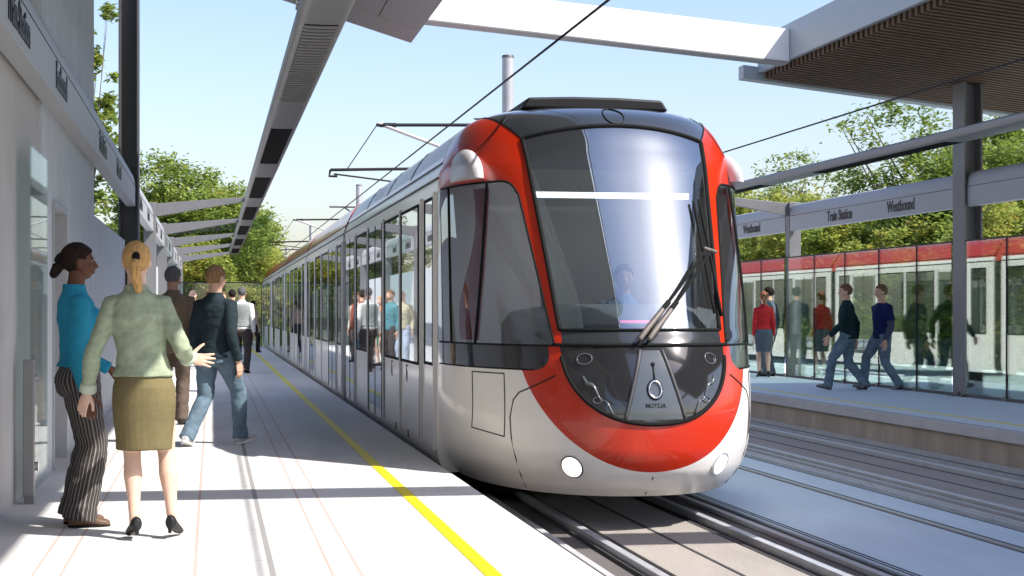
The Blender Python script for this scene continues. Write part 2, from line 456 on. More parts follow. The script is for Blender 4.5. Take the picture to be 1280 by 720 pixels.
pr = ['slim steel post between the two Westbound signs', 'shelter post with roof arm beside the tram windscreen', 'second farthest post of the right shelter', 'farthest post of the right shelter']
for k in range(4):
    post(11.42, 30.4+7.5*k, -1, pr[k], 'shelter posts of the right platform')
# eaves tubes
def eaves(xc, y0, y1, lab, slots, grille):
    t = empty('eaves_beam', (xc, y0, 3.57), lab, 'beam', 'rounded eaves beams of the shelters')
    n = 28; ring = lambda y: [(xc+.19*math.copysign(abs(math.cos(2*PI*k/n))**.5, math.cos(2*PI*k/n)), y, 3.575+.075*math.copysign(abs(math.sin(2*PI*k/n))**.5, math.sin(2*PI*k/n))) for k in range(n)]
    MB().loft([ring(y0), ring(y1)]).build('tube', 'steel_light', t, smooth='auto')
    def under(u): return 3.575-.075*max(0.0, 1-abs(u/.19)**(2/.5))**(.5/2)
    us = [-.13, -.09, -.04, 0, .04, .09, .13]
    for a, b in slots:
        MB().loft([[(xc+u, y, under(u)-.004) for u in us]+[(xc+u, y, under(u)+.004) for u in reversed(us)] for y in (a, b)]).build('lamp_slot', 'slot', t)
    if grille:
        a, b = grille
        g = MB(); k = a
        while k < b:
            g.loft([[(xc+u, y, under(u)-.012) for u in us]+[(xc+u, y, under(u)+.002) for u in reversed(us)] for y in (k, k+.085)]); k += .15
        g.build('grille_bars', 'grille', t)
        MB().loft([[(xc+u, y, under(u)-.003) for u in us]+[(xc+u, y, under(u)+.003) for u in reversed(us)] for y in (a-.03, b+.03)]).build('grille_backing', 'slot', t)
    return t
eaves(.83, -3, 62.5, 'long grey eaves beam with black lamp slots and a louvred grille over the left platform',
      [(19.5,24.1), (26.6,31.4), (34.1,38.9), (41.6,46.4), (49.1,53.9), (56.6,61.0)], (12.4, 16.9))
eaves(9.5, -3, 58, 'long rounded grey eaves beam running along the right platform in front of the wide column', [(4.5,9.2), (11.8,16.6), (19.4,24.1), (26.6,31.4), (34.1,38.9), (41.6,46.4)], None)
# glass roof panes
def roof_pane(x0, x1, y0, y1, z0, z1, lab):
    o = MB().loft([[(x0,y,z0),(x1,y,z1),(x1,y,z1+.015),(x0,y,z0+.015)] for y in (y0, y1)]).build('glass_roof', 'roofglass')
    return tag(o, lab, 'glass roof', 'glass roof panes of the left shelter')
roof_pane(-1.1, 1.55, 41.5, 47.2, 3.50, 3.76, 'clear glass roof pane on the left shelter arms, sticking out past the eaves beam')

# ------------------------------------------------------------------ big columns and high canopies
def hcolumn(x, y, top, lab):
    t = empty('steel_column', (x, y, 0), lab, 'column', 'wide steel columns carrying the high canopies')
    MB().box(x-.15, x-.12, y-.2, y+.2, 0, top).build('flange', 'steel', t, bevel=.004)
    MB().box(x+.12, x+.15, y-.2, y+.2, 0, top).build('flange', 'steel', t, bevel=.004)
    MB().box(x-.12, x+.12, y-.02, y+.02, 0, top).build('web', 'steel', t)
    MB().box(x-.22, x+.22, y-.26, y+.26, 0, .03).build('base_plate', 'steel_dark', t)
    return t
hcolumn(11.40, 22.85, 4.80, 'wide grey steel column on the right platform under the timber canopy')
t = hcolumn(-1.25, 25.25, 6.6, 'tall dark steel column standing at the end of the left station sign')
for c in t.children: c.data.materials[0] = M['steel_dark']
# right canopy
t = empty('timber_canopy', (11.5, 24, 5), 'high canopy with a dark timber batten soffit above the right platform', 'canopy')
zs = lambda x: 5.06-.105*(x-8.75)
XA, XB, YA, YB = 8.75, 16.2, 4.0, 24.75
bt = MB(); y = YA+.1
while y < YB-.1:
    bt.loft([[(x, y, zs(x)), (x, y+.078, zs(x)), (x, y+.078, zs(x)+.13), (x, y, zs(x)+.13)] for x in (XA+.03, XB)]); y += .175
bt.build('batten_soffit', 'wood', t)
MB().loft([[(x, YA, zs(x)+.15), (x, YB, zs(x)+.15), (x, YB, zs(x)+.6), (x, YA, zs(x)+.6)] for x in (XA+.03, XB)]).build('deck', 'slot', t)
MB().box(XA-.06, XA+.03, YA, YB-.9, zs(XA)+.10, zs(XA)+.66).build('fascia', 'fascia', t, bevel=.008)
MB().box(XA-.062, XA+.03, YB-.89, YB, zs(XA)+.10, zs(XA)+.66).build('fascia', 'fascia', t, bevel=.008)
MB().loft([[(x, YB, zs(x)-.02), (x, YB+.25, zs(x)-.02), (x, YB+.25, zs(x)+.20), (x, YB, zs(x)+.20)] for x in (XA-.30, XB)]).build('edge_beam', 'fascia', t, bevel=.006)
# left canopy
t = empty('panel_canopy', (0, 22, 5.5), 'high grey panelled canopy sloping down above the left platform', 'canopy')
zl = lambda x: 5.28+.30*(2.9-x)
MB().loft([[(x, -6, zl(x)), (x, 22.5, zl(x)), (x, 22.5, zl(x)+.35), (x, -6, zl(x)+.35)] for x in (-4.5, 2.30)]).build('soffit_panel', 'canopy', t)
MB().loft([[(x, -6, zl(x)), (x, 22.5, zl(x)), (x, 22.5, zl(x)+.35), (x, -6, zl(x)+.35)] for x in (2.312, 2.90)]).build('soffit_panel', 'canopy', t)
MB().loft([[(x, 22.512, zl(x)), (x, 23.6, zl(x)), (x, 23.6, zl(x)+.35), (x, 22.512, zl(x)+.35)] for x in (-4.5, 2.90)]).build('edge_panel', 'canopy', t)
# cross beams
def crossbeam(y, lab):
    t = empty('cross_beam', (5.8, y, 5.3), lab, 'beam', 'white cross beams over the tracks')
    zb = lambda x: 5.12+.082*(8.69-x)
    MB().loft([[(x, y-.02, zb(x)), (x, y+.30, zb(x)), (x, y+.30, zb(x)+.50), (x, y-.02, zb(x)+.50)] for x in (1.2, 8.685)]).build('web', 'white_beam', t, bevel=.006)
    MB().loft([[(x, y-.04, zb(x)-.02), (x, y+.32, zb(x)-.02), (x, y+.32, zb(x)-.001), (x, y-.04, zb(x)-.001)] for x in (1.2, 8.683)]).build('bottom_plate', 'steel_light', t)
    return t
crossbeam(23.3, 'white cross beam spanning the tracks between the two canopies')
crossbeam(8.1, 'nearer white cross beam over the tracks, its shadow lying across the platform')

# ------------------------------------------------------------------ right glass screen
GX = 11.26
t = empty('glass_screen', (GX, 35, 0), 'tall reflecting glass screen with black joints along the back of the right platform', 'glass screen')
for k in range(26):
    y0 = 15.35+1.5*k
    ga = .26 if abs(y0-22.85) < .1 else (.13 if min(abs(y0-q) for q in RP) < .1 else .012)
    gb = .26 if abs(y0+1.5-22.85) < .1 else (.13 if min(abs(y0+1.5-q) for q in RP) < .1 else .012)
    MB().box(GX-.006, GX+.006, y0+ga, y0+1.5-gb, .05, 2.36).build('pane', 'screen', t)
    if ga < .1: MB().box(GX-.012, GX+.012, y0-.015, y0+.015, .046, 2.36).build('joint', 'black', t)
    MB().box(GX-.05, GX-.021, y0-.04, y0+.04, 0, .07).build('foot', 'steel', t)
MB().box(GX-.02, GX+.02, 15.35, 22.62, .0, .046).box(GX-.02, GX+.02, 23.08, 54.35, .0, .046).build('bottom_rail', 'steel_dark', t)
MB().box(GX-.014, GX+.014, 15.35, 22.62, 2.361, 2.385).box(GX-.014, GX+.014, 23.08, 54.35, 2.361, 2.385).build('top_rail', 'black', t)
# far end screen of the left platform
for k, (xa, xb) in enumerate(((-1.15, .42), (.45, 1.78))):
    t = empty('glass_screen', ((xa+xb)/2, 59, 0), ['left glass pane closing the far end of the left platform', 'right glass pane at the far platform end, next to the tram'][k], 'glass screen', 'end screen of the left platform')
    MB().box(xa+.02, xb-.02, 58.995, 59.005, .05, 2.34).build('pane', 'screen_clear', t)
    MB().box(xa, xa+.02, 58.97, 59.03, 0, 2.38).box(xb-.02, xb, 58.97, 59.03, 0, 2.38).box(xa+.02, xb-.02, 58.97, 59.03, 2.34, 2.38).build('frame', 'black', t)

# ------------------------------------------------------------------ overhead line
for X, lab in ((3.01, 'black contact wire above the track of the red and white tram'), (7.59, 'black contact wire above the empty right track')):
    tag(MB().tube([(X, -6, 3.70), (X, 170, 3.70)], .011, 8).build('contact_wire', 'wire', smooth=True), lab, 'wire')
PX = 5.18
plab = ['round galvanised line pole right behind the tram cab', 'second line pole behind the tram roof', 'third line pole along the tracks', 'fourth line pole along the tracks', 'farthest line pole along the tracks']
for k, Z in enumerate((28.5, 57.4, 85, 113, 140)):
    y = (Z-.184*PX)/.983
    t = empty('line_pole', (PX, y, -.4), plab[k], 'pole', 'overhead line poles between the tracks')
    MB().tube([(PX, y, -.4), (PX, y, 5.82)], .105, 20).build('mast', 'pole', t, smooth='auto')
    MB().tube([(PX, y, 5.82), (PX, y, 5.86)], [.115, .10], 20).build('cap', 'steel_dark', t, smooth='auto')
    for s in (-1, 1):
        e1 = PX+s*2.35; e2 = PX+s*3.15
        MB().tube([(PX, y, 4.62), (e1, y, 4.57)], .030, 10).tube([(e1-s*.06, y, 4.57), (e1-s*.35, y, 4.575)], .04, 10).build('top_tube', 'black', t, smooth='auto')
        MB().tube([(PX, y, 3.78), (e1-s*.05, y, 4.60)], .036, 10).build('bracket', 'pole', t, smooth='auto')
        MB().tube([(PX, y, 3.86), (e2, y, 3.77)], .027, 10).tube([(e2, y, 3.77), (e2+s*.02, y, 3.66), (e2-s*.12, y, 3.66)], .022, 8).tube([(e2-s*.06, y, 3.70), (e2-s*1.1, y, 3.58)], .015, 8).build('registration_arm', 'black', t, smooth='auto')
        MB().tube([(e1, y, 4.55), (e2-s*.3, y, 3.80)], .010, 6).build('stay_wire', 'wire', t)
# ------------------------------------------------------------------ the tram
CX = 3.30; YE = 14.15
def pchip(xs, ys):
    xs = np.array(xs, float); ys = np.array(ys, float); h = np.diff(xs); d = np.diff(ys)/h
    m = np.zeros_like(ys); m[0] = d[0]; m[-1] = d[-1]
    for i in range(1, len(xs)-1):
        m[i] = 0 if d[i-1]*d[i] <= 0 else 2*d[i-1]*d[i]/(d[i-1]+d[i])
    def f(x):
        x = min(max(x, xs[0]), xs[-1]); i = min(int(np.searchsorted(xs, x, 'right'))-1, len(h)-1); t = (x-xs[i])/h[i]
        return float((2*t**3-3*t**2+1)*ys[i]+(t**3-2*t**2+t)*h[i]*m[i]+(-2*t**3+3*t**2)*ys[i+1]+(t**3-t**2)*h[i]*m[i+1])
    return f
fW = pchip([-.14, -.05, .1, .3, .6, 2.35, 2.5, 2.65, 2.8, 2.92, 3.0, 3.05, 3.08], [1.13, 1.20, 1.27, 1.31, 1.325, 1.325, 1.315, 1.265, 1.19, 1.10, .98, .80, .45])
fY = pchip([-.14, -.05, .08, .25, .5, .8, 1.05, 1.15, 1.7, 2.3, 2.6, 2.82, 2.92, 3.0, 3.05, 3.08], [12.03, 11.88, 11.76, 11.70, 11.69, 11.75, 11.86, 11.92, 12.20, 12.53, 12.70, 12.84, 12.95, 13.15, 13.42, 13.85])
PP, QQ = 2.3, 2.0
def cab_y(u, z):
    W = fW(z); y0 = fY(z); r = min(1, abs(u)/W)
    return y0+(YE-y0)*(1-(1-r**PP)**(1/QQ))
def surf(u, z, off=0.0):
    p = Vector((CX+u, cab_y(u, z), z))
    if off:
        e = 2e-3; W = fW(z)
        ua, ub = max(-W*.9995, u-e), min(W*.9995, u+e)
        du = Vector((ub-ua, cab_y(ub, z)-cab_y(ua, z), 0))
        dz = Vector((0, cab_y(u, z+e)-cab_y(u, z-e), 2*e))
        n = dz.cross(du).normalized()
        if n.y > 0 and abs(n.y) > .02: n = -n
        if n.dot(Vector((u, -1, 0))) < 0: n = -n
        p += n*off
    return p
hw = lambda z: .635+.135*(z-1.03)/1.70
po = lambda z: hw(z)+.055+.06*(z-1.03)/1.35
ztop = lambda u: 2.83-.10*(abs(u)/.77)**2
def region(u, z):
    a = abs(u)
    if z >= 1.03:
        if a <= hw(z) and z <= ztop(u): return 'windscreen' if z > 1.15 else 'lowerband'
        if z > 2.6 and z > ztop(min(a,.8)) and a < .77+.75*(z-2.73): return 'hood'
        if z < 2.37 and a > po(z):
            # rounded top front corner of the side glass
            c = po(2.37)+.10; 
            if z > 2.25 and a < c+.04*(0) and ((a-c)/.10)**2+((z-2.25)/.12)**2 > 1 and a < c: return 'red'
            return 'sideglass'
        return 'red'
    if .84 < z and a > .735:
        if a < .835 and ((a-.835)/.10)**2+((z-.95)/.11)**2 > 1 and z < .95: return 'red' if (u/.93)**2+((1.05-z)/.98)**2 <= 1 else 'body'
        return 'sideband'
    if (a/.655)**2.3+((1.03-z)/.59)**2.3 <= 1: return 'mask'
    if (a/.93)**2+((1.05-z)/.98)**2 <= 1: return 'red'
    return 'body'

tram = empty('tram', (CX, 12, -.362), 'red, white and black tram standing at the left platform with a big windscreen', 'tram')
NT = 420
zrows = []
for a, b, n in ((-.14, .84, 104), (.84, 1.03, 20), (1.03, 1.15, 12), (1.15, 2.37, 124), (2.37, 2.6, 24), (2.6, 3.08, 70)):
    zrows += list(np.linspace(a, b, n, endpoint=False))
zrows.append(3.08)
ts = np.linspace(-PI/2, PI/2, NT+1)
V = np.zeros((len(zrows), NT+1, 3))
for i, z in enumerate(zrows):
    W = fW(z); y0 = fY(z)
    r = np.abs(np.sin(ts))**.92
    V[i, :, 0] = np.sign(ts)*r*W+CX
    V[i, :, 1] = y0+(YE-y0)*(1-np.sqrt(np.maximum(0, 1-r**PP)))
    V[i, :, 2] = z
regs = {}
for i in range(len(zrows)-1):
    for j in range(NT):
        c = V[i:i+2, j:j+2].mean(axis=(0, 1))
        regs.setdefault(region(c[0]-CX, c[2]), []).append((i, j))
# move the vertices on the colour borders exactly onto their curves
def border(ra, rb, F, zlim):
    A = {(i+a, j+b) for i, j in regs[ra] for a in (0, 1) for b in (0, 1)}; B_ = {(i+a, j+b) for i, j in regs[rb] for a in (0, 1) for b in (0, 1)}
    for i, j in A & B_:
        u, z = V[i, j, 0]-CX, V[i, j, 2]
        if not zlim(u, z): continue
        for it in range(4):
            f = F(u, z); e = 1e-4
            gu = (F(u+e, z)-F(u-e, z))/(2*e); gz = (F(u, z+e)-F(u, z-e))/(2*e); g2 = gu*gu+gz*gz
            if g2 < 1e-9: break
            u -= f*gu/g2; z -= f*gz/g2
        if abs(u-(V[i, j, 0]-CX)) < .03 and abs(z-V[i, j, 2]) < .03:
            V[i, j] = (CX+u, cab_y(u, z), z)
border('red', 'body', lambda u, z: (u/.93)**2+((1.05-z)/.98)**2-1, lambda u, z: z < .82)
border('red', 'mask', lambda u, z: (abs(u)/.655)**2.3+(max(0, 1.03-z)/.59)**2.3-1, lambda u, z: z < 1.0)
border('windscreen', 'hood', lambda u, z: z-ztop(u), lambda u, z: True)
border('windscreen', 'red', lambda u, z: abs(u)-hw(z), lambda u, z: z < 2.72)
border('red', 'hood', lambda u, z: abs(u)-.77-.75*(z-2.73), lambda u, z: z > 2.74)
border('red', 'sideglass', lambda u, z: abs(u)-po(z), lambda u, z: 1.05 < z < 2.2)
def sheet(name, cells, m, parent):
    idx = {}; vs = []; fs = []
    def g(i, j):
        if (i, j) not in idx: idx[(i, j)] = len(vs); vs.append(V[i, j])
        return idx[(i, j)]
    for i, j in cells: fs.append((g(i, j), g(i, j+1), g(i+1, j+1), g(i+1, j)))
    b = MB(); b.v = [tuple(v) for v in vs]; b.f = fs
    return b.build(name, m, parent, smooth=True, recalc=False)
cab = sheet('cab_body', regs['body'], 'white', tram)
sheet('red_fairing', regs['red'], 'red', tram)
sheet('windscreen', regs['windscreen'], 'windscreen', tram)
hood = sheet('hood', regs['hood'], 'hood', tram); sheet('belt_panel', regs['lowerband'], 'hood', tram)
mask = sheet('nose_mask', regs['mask'], 'mask', tram)
for s in (-1, 1):
    sheet('cab_window', [c for c in regs['sideglass'] if (V[c[0], c[1], 0]-CX)*s > 0], 'cabglass', tram)
    sheet('side_band', [c for c in regs['sideband'] if (V[c[0], c[1], 0]-CX)*s > 0], 'mask', tram)
# cap on the cab roof
ring = [V[-1, j] for j in range(NT+1)]
b = MB(); b.add([tuple(p) for p in ring], [tuple(range(NT+1))]); b.build('roof_cap', 'hood', tram)
def strip(pts, r, name, m='black', parent=tram, n=6):
    return MB().tube(pts, r, n).build(name, m, parent, smooth=True)
zz = lambda a, b, n: [a+(b-a)*k/n for k in range(n+1)]
# windscreen gasket
pts = [surf(-hw(z), z, .002) for z in zz(1.15, 2.71, 40)]
pts += [surf(u, ztop(u), .002) for u in zz(-.765, .765, 50)]
pts += [surf(hw(z), z, .002) for z in reversed(zz(1.15, 2.71, 40))]
strip(pts, .019, 'windscreen_gasket', 'rubber')
strip([surf(u, 1.15, .002) for u in zz(-.645, .645, 40)], .014, 'windscreen_gasket', 'rubber')
strip([surf(u, 1.035, .002) for u in zz(-.70, .70, 40)], .016, 'belt_trim', 'rubber')
for s in (-1, 1):
    # side glass gasket, belt line, mullion
    p = [surf(s*po(z), z, .002) for z in zz(1.03, 2.25, 30)]
    c = po(2.37)+.10
    p += [surf(s*(c-.10*math.cos(R(a))), 2.25+.12*math.sin(R(a)), .002) for a in range(15, 91, 15)]
    p += [surf(s*u, 2.37, .002) for u in zz(c, 1.315, 14)]
    strip(p, .010, 'side_gasket', 'rubber')
    strip([surf(s*u, 1.03, .002) for u in zz(.70, 1.322, 40)], .009, 'side_gasket', 'rubber')
    strip([surf(s*u, .84, .002) for u in zz(.835, 1.322, 30)], .007, 'side_gasket', 'rubber')
    strip([surf(s*(1.17-.12*(z-1.03)/1.34), z, .002) for z in zz(1.03, 2.37, 20)], .013, 'window_mullion', 'rubber')
    strip([surf(s*(1.285-.0*(z)), z, .002) for z in zz(1.03, 2.37, 20)], .011, 'window_mullion', 'rubber')
    # red cap seam, fairing edge
    strip([surf(s*u, z, .001) for u, z in zip(zz(.80, 1.13, 12), zz(2.98, 2.62, 12))], .004, 'panel_seam')
    strip([surf(s*(.77+.75*(z-2.73)), z, .001) for z in zz(2.73, 3.02, 14)], .008, 'hood_edge')
    strip([surf(s*u, z, .001) for u, z in zip(zz(.93, .70, 8), zz(.66, .80, 8))], .006, 'panel_seam')
    strip([surf(s*u, z, .001) for u, z in zip([.93,.965,.985,.975,.94,.89,.83], [.66,.60,.46,.30,.14,.0,-.11])], .006, 'panel_seam')
    # access flap
    q = [(1.015,.80), (1.19,.80), (1.19,.34), (1.015,.30), (1.015,.80)]
    pp = []
    for (ua, za), (ub, zb_) in zip(q, q[1:]):
        pp += [surf(s*(ua+(ub-ua)*k/10), za+(zb_-za)*k/10, .001) for k in range(11)]
    strip(pp, .005, 'access_flap')
    # shoulder fairing
    # simple half dome with flat underside
    fb = MB(); fb.ellipsoid((CX+s*1.135, 14.05, 2.40), (.15, .98, .33), 40, 24)
    fb.v = [(x, min(y, 14.14), max(z, 2.405)) for x, y, z in fb.v]
    fb.build('shoulder_fairing', 'roofgrey', tram, smooth='auto')
    # headlights
    c = surf(s*.587, .107, .0); n = (surf(s*.587, .107, .05)-c).normalized()
    MB().tube([c-n*.03, c+n*.012], .098, 28).build('headlight_rim', 'chrome', tram, smooth='auto')
    h = MB(); rot = n.to_track_quat('Z', 'Y').to_matrix()
    h.ellipsoid(c+n*.006, (.088, .088, .022), 28, 12, rot)
    h.build('headlight', 'lamp', tram, smooth=True)
    # small lamps inside the mask
    for (ua, za, rr_) in ((.50, .93, .055), (.43, .62, .03)):
        c2 = surf(s*ua, za, .002); n2 = (surf(s*ua, za, .05)-surf(s*ua, za)).normalized()
        lp = MB().tube([c2+rotv for rotv in [(n2.to_track_quat('Z', 'Y').to_matrix() @ Vector((rr_*1.1*math.cos(2*PI*k/24), rr_*.8*math.sin(2*PI*k/24), 0))) for k in range(25)]], .006, 6)
        lp.build('lamp_ring', 'maskpanel', tram, smooth=True)
    p3 = [surf(s*(.52-.20*k/14), .80-.27*k/14-.02*math.sin(k), .003) for k in range(15)]
    strip(p3, [.010+.006*math.sin(k*.5) for k in range(15)], 'marker_lamp', 'maskpanel')
# mask rim and ribs
def mask_pt(a, grow=0.0):
    ca, sa = math.cos(a), math.sin(a)
    return (.655+grow)*math.copysign(abs(ca)**(2/2.3), ca), 1.03-(.59+grow)*abs(sa)**(2/2.3)
strip([surf(*mask_pt(PI*k/60), .003) for k in range(2, 59)], .017, 'mask_rim', 'rubber')
for s in (-1, 1):
    strip([surf(s*(.085+.155*k/10), 1.0-.535*k/10, .004) for k in range(11)], .014, 'mask_rib', 'steel_dark')
pb = MB(); rows = []
for k in range(13):
    z = .995-.52*k/12; wd = .070+.15*k/12
    rows.append([surf(wd*(j/8-1)*1.0, z, .004) for j in range(17)])
pb.loft(rows, cap=False, closed=False); pb.build('emblem_panel', 'maskpanel', tram, smooth=True, recalc=False)
def ring_on(u, z, rx, rz, r, name, m, off=.006, n=32):
    return strip([surf(u+rx*math.cos(2*PI*k/n), z+rz*math.sin(2*PI*k/n), off) for k in range(n+1)], r, name, m)
ring_on(.0, .70, .048, .062, .010, 'emblem_ring', 'chrome', .012)
ring_on(.0, .70, .060, .076, .004, 'emblem_ring', 'black', .008)
MB().ellipsoid(surf(0, .89, .008), (.016, .01, .018)).build('bolt', 'black', tram, smooth=True)
strip([surf(0, .88, .006), surf(0, .76, .006)], .008, 'emblem_bar', 'black')
# letters under the ring, mirrored as in the picture
p0 = surf(0, .585, .006); nz = (surf(0, .585, .05)-surf(0, .585)).normalized(); xr = Vector((1, 0, 0)); up = nz.cross(xr).normalized()
mw = Matrix(((-xr.x, up.x, nz.x, p0.x+.078), (-xr.y, up.y, nz.y, p0.y), (-xr.z, up.z, nz.z, p0.z-.02), (0, 0, 0, 1)))
text_mesh('emblem_lettering', 'ALSTOM', .046, 'black', tram, mw, .003, .90)
ring_on(-.01, 2.925, .085, .080, .007, 'hood_ring', 'black', .003)
strip([surf(0, -.12, .002), surf(.006, .03, .002)], .005, 'panel_seam')
# red inner trim beside the cab door window
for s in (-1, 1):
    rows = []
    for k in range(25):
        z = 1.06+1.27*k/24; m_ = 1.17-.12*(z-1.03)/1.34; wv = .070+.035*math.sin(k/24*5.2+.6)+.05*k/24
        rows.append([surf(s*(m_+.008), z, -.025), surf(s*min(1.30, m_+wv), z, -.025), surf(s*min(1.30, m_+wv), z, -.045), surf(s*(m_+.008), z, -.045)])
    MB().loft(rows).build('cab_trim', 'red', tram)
# roof spoiler
MB().prism([(CX-.66, 3.06), (CX-.60, 3.155), (CX-.2, 3.17), (CX+.2, 3.17), (CX+.60, 3.155), (CX+.66, 3.06)], 'y', 13.62, 14.6).build('roof_spoiler', 'black', tram, bevel=.02)
# wipers
def wiper(u0, dx):
    arm = [surf(u0+(.60+dx-u0)*k/10, 1.06+.72*k/10, .05) for k in range(11)]
    w_ = MB().tube(arm, .012, 8)
    w_.tube([arm[1], arm[4]], [.026, .022], 10)
    w_.build('wiper_arm', 'rubber', tram, smooth=True)
    MB().tube([surf(u0+(.60+dx-u0)*k/10, 1.06+.72*k/10, .062) for k in range(0, 4)], [.020, .024, .022, .02], 8, caps=True).build('wiper_arm', 'wiperarm', tram, smooth=True)
wiper(-.085, -.02); wiper(-.015, .035)
for a, b_ in (((.545, 2.18), (.585, 1.27)), ((.60, 2.20), (.66, 1.25))):
    strip([surf(a[0]+(b_[0]-a[0])*k/12, a[1]+(b_[1]-a[1])*k/12, .03) for k in range(13)], .012, 'wiper_blade', 'rubber')
MB().tube([surf(.57, 1.78, .05), surf(.67, 1.76, .05)], .016, 8, caps=True).build('wiper_link', 'wiperarm', tram, smooth=True)
# cab inside
MB().box(CX-.75, CX+.75, 12.7, 14.1, -.05, .02).build('cab_floor', 'inner', tram)
MB().box(CX-1.28, CX+1.28, 14.16, 14.2, .0, 2.6).build('partition', 'inner', tram)
d = MB()
d.loft([[(CX+x, y, z) for x, y, z in ((-w_, yy, .25), (w_, yy, .25), (w_, yy, zt), (w_*.6, yy-.05, zt+.06), (-w_*.6, yy-.05, zt+.06), (-w_, yy, zt))] for w_, yy, zt in ((.60, 12.32, 1.13), (.74, 12.6, 1.25), (.9, 12.9, 1.30), (.95, 13.05, 1.20))])
d.build('dashboard', 'dash', tram, bevel=.02)
MB().box(CX-.12, CX+.12, 12.30, 12.315, 1.20, 1.225).build('dash_display', 'amber', tram)
s_ = MB().box(CX-.26, CX+.26, 13.62, 13.74, .45, 1.35).box(CX-.26, CX+.26, 13.2, 13.64, .38, .50).box(CX-.08, CX+.08, 13.3, 13.5, .02, .38)
s_.build('driver_seat', 'rubber', tram, bevel=.04)
MB().box(CX-.70, CX+.74, 13.14, 13.30, 2.26, 2.30).build('cab_light', 'strip', tram)
for s in (-1, 1):
    strip([(CX+s*.62, 12.75, 1.2), (CX+s*.70, 13.05, 2.4)], .03, 'cab_pillar', 'inner')

# ---- passenger modules
def sect(grow=0.0):
    zs_ = [-.14, 0, .1, .3, .6, 1.2, 2.0, 2.35, 2.48, 2.5, 2.58, 2.65, 2.72, 2.8, 2.88, 2.95, 3.0, 3.05, 3.08]
    pr = [((fW(z) if z > 1 else {-.14: 1.27, 0: 1.318}.get(z, 1.325))+grow, z) for z in zs_]
    return pr
PR = sect()
def module(y0, y1, first):
    body = [p for p in PR if p[1] <= 2.60]; roof = [p for p in PR if p[1] >= 2.58]
    full = [(CX-a, z) for a, z in body]+[(CX+a, z) for a, z in reversed(body)]
    MB().prism(full, 'y', y0, y1).build('body_section', 'white', tram, smooth='auto')
    rp_ = [(CX-a, z) for a, z in roof]+[(CX+a, z) for a, z in reversed(roof)]
    MB().prism(rp_, 'y', y0, y1).build('roof_section', 'roofgrey' if first else 'red', tram, smooth='auto')
    g = MB()
    for s in (-1, 1):
        for z, r in ((2.615, .010), (2.485, .012)):
            g.tube([(CX+s*(fW(z)+.001), y0, z), (CX+s*(fW(z)+.001), y1, z)], r, 6)
    g.build('roof_trim', 'black', tram)
    rd = MB()
    for s in (-1, 1):
        rd.loft([[(CX+s*(fW(z)+o_), y, z) for z, o_ in ((2.63, .003), (2.68, .003), (2.68, -.01), (2.63, -.01))] for y in (y0, y1)])
    rd.build('red_stripe', 'red', tram)
    if first:
        for yy in (16.6, 18.9, 21.4):
            MB().tube([(CX+s2*fW(z)*1.002, yy, z) for s2 in (-1,) for z in (2.66, 2.75, 2.85, 2.93, 3.0)], .006, 6).build('roof_seam', 'black', tram)
    if not first: MB().box(CX-.7, CX+.7, y0+.8, y1-.8, 3.07, 3.14).build('roof_equipment', 'roofgrey', tram, bevel=.03)
    MB().box(CX-1.05, CX+1.05, y0+.3, y1-.3, -.36, -.15).build('underframe', 'rubber', tram)
XS = 1.325
def glass_unit(name, ya, yb, za, zb, s, parent, mats=('winglass', 'rubber', 'frame'), double=False):
    """window: dark gasket, pane standing 4 mm proud, pale posts"""
    xo = lambda d: CX+s*(XS+d)
    def bx(m_, a, b_, d0, d1, z0, z1): m_.box(min(xo(d0), xo(d1)), max(xo(d0), xo(d1)), a, b_, z0, z1)
    pane = MB(); bx(pane, ya, yb, .000, .006, za, zb)
    p = pane.build(name, mats[0], parent)
    fr_ = MB(); t_ = .028
    bx(fr_, ya-t_, ya, 0, .012, za-t_, zb+t_); bx(fr_, yb, yb+t_, 0, .012, za-t_, zb+t_)
    bx(fr_, ya, yb, 0, .012, za-t_, za); bx(fr_, ya, yb, 0, .012, zb, zb+t_)
    if double:
        m_ = (ya+yb)/2; bx(fr_, m_-.022, m_+.022, .0061, .013, za, zb)
    fr_.build('gasket', mats[1], p)
    return p
def posts(ys, s):
    for y in ys: MB().box(min(CX+s*XS, CX+s*(XS+.02)), max(CX+s*XS, CX+s*(XS+.02)), y-.035, y+.035, .05, 2.37).build('side_post', 'frame', tram)
def door(ya, yb, s):
    x0, x1 = sorted((CX+s*XS, CX+s*(XS+.008)))
    d_ = MB().box(x0, x1, ya, yb, .03, 2.345).build('door', 'frame', tram)
    m_ = (ya+yb)/2
    for a, b_ in ((ya+.05, m_-.03), (m_+.03, yb-.05)):
        xa, xb = sorted((CX+s*(XS+.0085), CX+s*(XS+.014)))
        MB().box(xa, xb, a, b_, .14, 2.29).build('door_window', 'winglass', d_)
    xa, xb = sorted((CX+s*(XS+.0085), CX+s*(XS+.018)))
    MB().box(xa, xb, m_-.012, m_+.012, .04, 2.34).box(xa, xb, ya-.02, ya, .04, 2.34).box(xa, xb, yb, yb+.02, .04, 2.34).build('door_seal', 'rubber', d_)
module(YE, 24.2, True)
